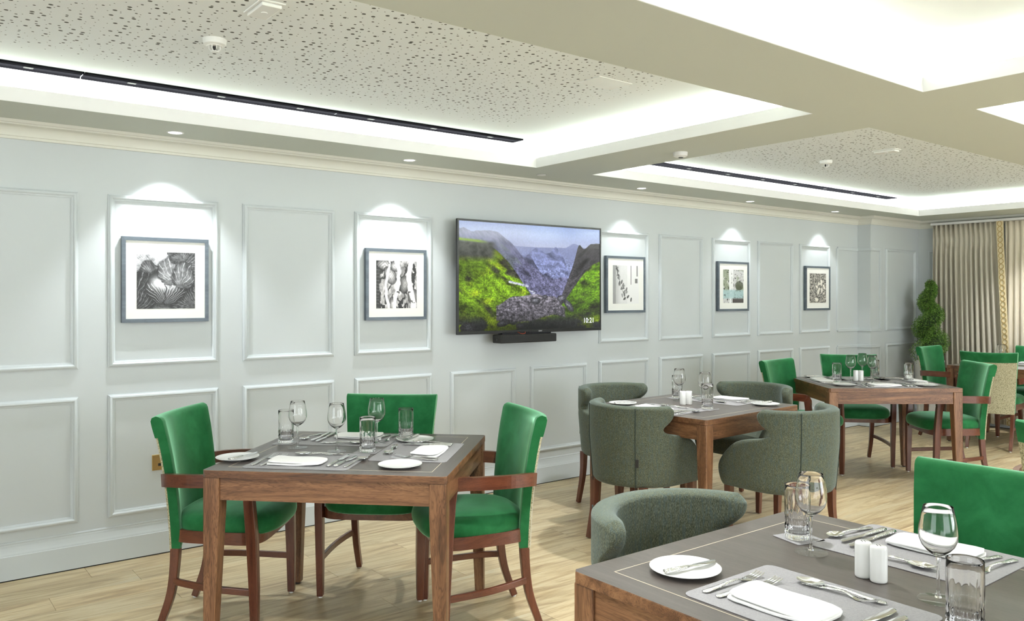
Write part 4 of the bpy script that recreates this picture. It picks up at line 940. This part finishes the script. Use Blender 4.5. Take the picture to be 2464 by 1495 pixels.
# ------------------------------------------------------------------ ceiling fittings
for i, (x, y) in enumerate(WALLSPOTS):
    nm = ['leftmost', 'second from the left', 'third from the left', 'fourth from the left', 'rightmost'][i]
    t = empty('recessed_downlight', (x, y, SZ), 0, 'lit recessed downlight in the border above the panelled wall, %s' % nm, 'ceiling light', 'downlights along the panelled wall')
    m = MB(); m.lathe([(.034, .0005), (.034, -.001), (.038, -.0035), (.043, -.003), (.044, .0)], 28); m.build('rim', M['white'], t, smooth=True)
    m = MB(); m.cyl(0, 0, .0002, -.0012, .034, n=28); m.build('lens', M['lamp'], t)
def detector(x, y, z, label, s_=1., optic=True):
    t = empty('smoke_detector', (x, y, z), 0, label, 'smoke detector')
    m = MB(); m.lathe([(.0001, 0), (.044*s_, 0), (.044*s_, -.004), (.042*s_, -.022), (.036*s_, -.027), (.0001, -.027)], 32); m.build('base', M['white'], t, smooth=True, angle=40)
    m = MB(); m.lathe([(.030*s_, -.027), (.028*s_, -.030), (.0001, -.030)], 32); m.build('collar', M['white'], t, smooth=True, angle=40)
    if optic:
        for k in range(8):
            a = k*PI/4; m = MB(); m.loft(rtube([(.024*math.cos(a), .024*math.sin(a), -.028), (.023*math.cos(a), .023*math.sin(a), -.042), (.014*math.cos(a), .014*math.sin(a), -.050)], .0022, 6)); m.build('cage_rib', M['white'], t)
        m = MB(); m.lathe([(.0001, -.049), (.015, -.049), (.015, -.053), (.0001, -.054)], 20); m.build('cap', M['white'], t, smooth=True, angle=40)
        m = MB(); m.cyl(0, 0, -.030, -.049, .010, n=12); m.build('sensor', M['dark'], t)
    else:
        m = MB(); m.cyl(.004, 0, -.030, -.034, .014, n=16); m.build('sensor', M['dark'], t)
detector(1.122, 3.465, CZ, 'white smoke detector hanging from the perforated ceiling at upper left', 1.08)
detector(5.94, 3.57, CZ, 'small white smoke detector on the far perforated ceiling panel', 1.08)
detector(3.862, 3.286, SZ, 'round white sensor on the ceiling beam between the two coffers', 1.0, False)
t = empty('ceiling_disc', (3.783, 4.505, SZ), 0, 'flat round white cover plate on the border near the cornice, where the two coffers meet', 'cover plate')
m = MB(); m.lathe([(.0001, -.004), (.030, -.004), (.0335, -.002), (.034, 0)], 28); m.build('cover', M['white'], t, smooth=True, angle=40)
m = MB(); m.lathe([(.034, -.0006), (.0375, -.0006), (.0375, 0), (.034, 0)], 28); m.build('shadow_ring', M['dark'], t)
def emergency(x, y, label):
    t = empty('emergency_light', (x, y, CZ), 0, label, 'ceiling light')
    m = MB(); m.box(-.048, .048, -.088, .088, -.006, 0); m.build('bezel', M['white'], t, bevel=.002)
    m = MB(); m.box(-.038, .038, -.078, .078, -.020, -.006); m.build('diffuser', M['white'], t, bevel=.004)
    m = MB(); m.cyl(0, 0, -.020, -.023, .012, n=16); m.build('lens', M['white'], t)
emergency(1.144, 2.968, 'white rectangular ceiling fitting at the top edge, upper left')
emergency(5.86, 3.038, 'white rectangular ceiling fitting on the far perforated ceiling panel')
t = empty('access_panel', (2.90, 2.955, CZ), 0, 'flush white access panel in the perforated ceiling, near the beam', 'access panel')
m = MB(); m.box(-.115, .115, -.078, .078, -.004, 0); m.build('cover', M['white'], t, bevel=.001)
def slot(x0, x1, y, label):
    t = empty('slot_diffuser', ((x0+x1)/2, y, CZ), 0, label, 'air slot'); L = (x1-x0)/2; n = max(1, round(2*L/1.5))
    for k in range(n):
        a = -L+2*L*k/n; b = -L+2*L*(k+1)/n-.004
        for y0, y1, h in ((-.058, -.044, .010), (.048, .058, .010), (-.008, .002, .004)):
            m = MB(); m.box(a, b, y0, y1, -h, .0); m.build('rail', M['slot'], t)
        m = MB(); m.box(a, b, -.044, .048, -.0012, 0); m.build('channel', M['slot'], t)
        for j in range(3):
            xx = a+(b-a)*(j+.5)/3; m = MB(); m.box(xx-.02, xx+.02, -.002, .028, -.004, -.001); m.build('vane_clip', M['blackm'], t)
    m = MB(); m.box(L-.004, L, -.058, .058, -.010, 0); m.build('end_cap', M['black_metal'], t)
slot(-1.9, 3.490, 4.405, 'long black linear air slot in the near coffer, running above the pictures')
slot(4.1, 8.74, 4.47, 'black linear air slot in the far coffer, running toward the curtains')
# ------------------------------------------------------------------ curtains
def curtain(name, label, yA, yB, x, z0, z1, pitch, amp, mat_, drift=None, seed=1, back=0):
    t = empty(name, (x, (yA+yB)/2, 0), 0, label, 'curtain'); rnd = random.Random(seed); n = int(abs(yB-yA)/pitch*14); nz = 26; m = MB()
    ph = [rnd.uniform(-.5, .5) for _ in range(60)]; am = [rnd.uniform(.6, 1.15) for _ in range(60)]; rings = []
    for i in range(nz+1):
        v = i/nz; z = z1+(z0-z1)*v; row_ = []
        for k in range(n+1):
            u = k/n; y = yA+(yB-yA)*u; c_ = abs(yB-yA)*u/pitch; j = int(c_); pin = 1-math.exp(-((v-.085)/.035)**2)*.75
            w_ = math.sin(2*PI*c_+ph[j % 60]*v*1.6+.5*math.sin(3*v+j*.7)*v); sharp = math.copysign(abs(w_)**(.75 if v > .1 else .45), w_)
            dy = (drift*v**1.2*u if drift else 0); row_.append((sharp*amp*am[j % 60]*(.55+.45*v)*pin, y-(yA+yB)/2+dy+.012*math.sin(4*PI*c_)*v, z))
        rings.append(row_)
    m.loft(rings, False, False); o = m.build('cloth', mat_, t, smooth=True); so = o.modifiers.new('thick', 'SOLIDIFY'); so.thickness = .003
    m = MB()
    return t
cu = curtain('curtain', 'taupe pleated curtain at far right beside the spiral topiary', 4.40, 3.715, XE-.11, .05, 2.235, .052, .040, M['curtain'], -.10, 4)
m = MB(); rings = []
for i in range(27):
    v = i/26; z = 2.235+(.05-2.235)*v; dy = -.10*v**1.2; yc = 3.715-(4.40+3.715)/2+dy
    rings.append([(-.045, yc, z), (-.040, yc-.068, z), (-.036, yc-.068, z), (-.041, yc, z)])
m.loft(rings); m.build('border_band', M['trim'], cu, smooth=True, angle=40)
m = MB()
for k in range(38):
    v = (k+.5)/38; z = 2.235+(.05-2.235)*v; yc = 3.715-(4.40+3.715)/2-.10*v**1.2-.034; n = 16
    rings = []
    for a in range(n+1):
        th = 2*PI*a/n; cy, czz = yc+.022*math.cos(th), z+.026*math.sin(th)
        rings.append([(-.049, cy-.003*math.cos(th), czz-.003*math.sin(th)), (-.049, cy+.003*math.cos(th), czz+.003*math.sin(th)), (-.044, cy+.003*math.cos(th), czz+.003*math.sin(th)), (-.044, cy-.003*math.cos(th), czz-.003*math.sin(th))])
    m.loft(rings, cap=False)
m.build('ring_embroidery', M['ring'], cu)
curtain('curtain', 'cream sheer curtain at the right edge, right of the ring-trimmed border', 3.66, 2.2, XE-.06, .05, 2.235, .06, .025, M['curtain2'], 0, 9)
m = MB(); m.box(XE-.13, XE-.015, 2.1, 4.42, 2.236, 2.262); rail = m.build('curtain_track', M['white'], bevel=.002); tag(rail, 'white curtain track just under the far cornice', 'curtain track')
# ------------------------------------------------------------------ spiral topiary in a tall white planter
tp_ = empty('spiral_topiary', (9.30, 4.33, 0), 0, 'clipped spiral topiary in a tall white planter in the far corner by the curtain', 'potted plant')
m = MB(); m.lathe([(.0001, 0), (.115, 0), (.118, .005), (.150, .68), (.155, .70), (.155, .715), (.140, .715), (.138, .66), (.0001, .66)], 40); m.build('planter', M['white'], tp_, smooth=True, angle=40)
m = MB(); m.cyl(0, 0, .655, .672, .137, n=32); m.build('soil', M['soil'], tp_)
m = MB(); m.loft(rtube(bez([(0, 0, .66), (.01, 0, .9), (-.01, .01, 1.2), (0, 0, 1.6)], 6), .012)); m.build('stem', M['bark'], tp_, smooth=True)
rnd = random.Random(12); V = []; F = []; core = MB(); P = []
for k in range(90):
    t = k/89; a = 2*PI*(2.6*t)+math.radians(150); rs = .078*(1-t)**.7+.010; P.append((rs*math.cos(a), rs*math.sin(a), .80+.78*t))
rad = [(.092*(1-k/89)**.6+.034) for k in range(90)]
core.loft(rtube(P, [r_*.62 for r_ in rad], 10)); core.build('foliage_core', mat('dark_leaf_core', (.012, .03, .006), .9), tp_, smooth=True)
for k in range(24000):
    t = rnd.random()**1.15; q = t*88; i = int(q); c_ = Vector(P[i]).lerp(Vector(P[i+1]), q-i); r_ = rad[i]
    d = Vector((rnd.gauss(0, 1), rnd.gauss(0, 1), rnd.gauss(0, 1))).normalized(); p = c_+d*r_*rnd.uniform(.78, 1.13)
    L_ = rnd.uniform(.008, .014); ax = (d+Vector((rnd.gauss(0, .6), rnd.gauss(0, .6), rnd.gauss(0, .6)))).normalized(); sd = ax.orthogonal().normalized(); sd = (Matrix.Rotation(rnd.uniform(0, 6.3), 3, ax) @ sd)*L_*.38
    b = len(V); V += [p, p+ax*L_*.5+sd, p+ax*L_, p+ax*L_*.5-sd]; F.append((b, b+1, b+2, b+3))
me = bpy.data.meshes.new('foliage'); me.from_pydata([tuple(x) for x in V], [], F); me.materials.append(M['leaf']); o = bpy.data.objects.new('foliage', me); link(o, tp_); o['kind'] = 'stuff'

for o in bpy.data.objects:
    if o.get('label') and len(str(o['label']).replace('-', ' ').split()) > 16: print('LONG', o.name, o['label'])
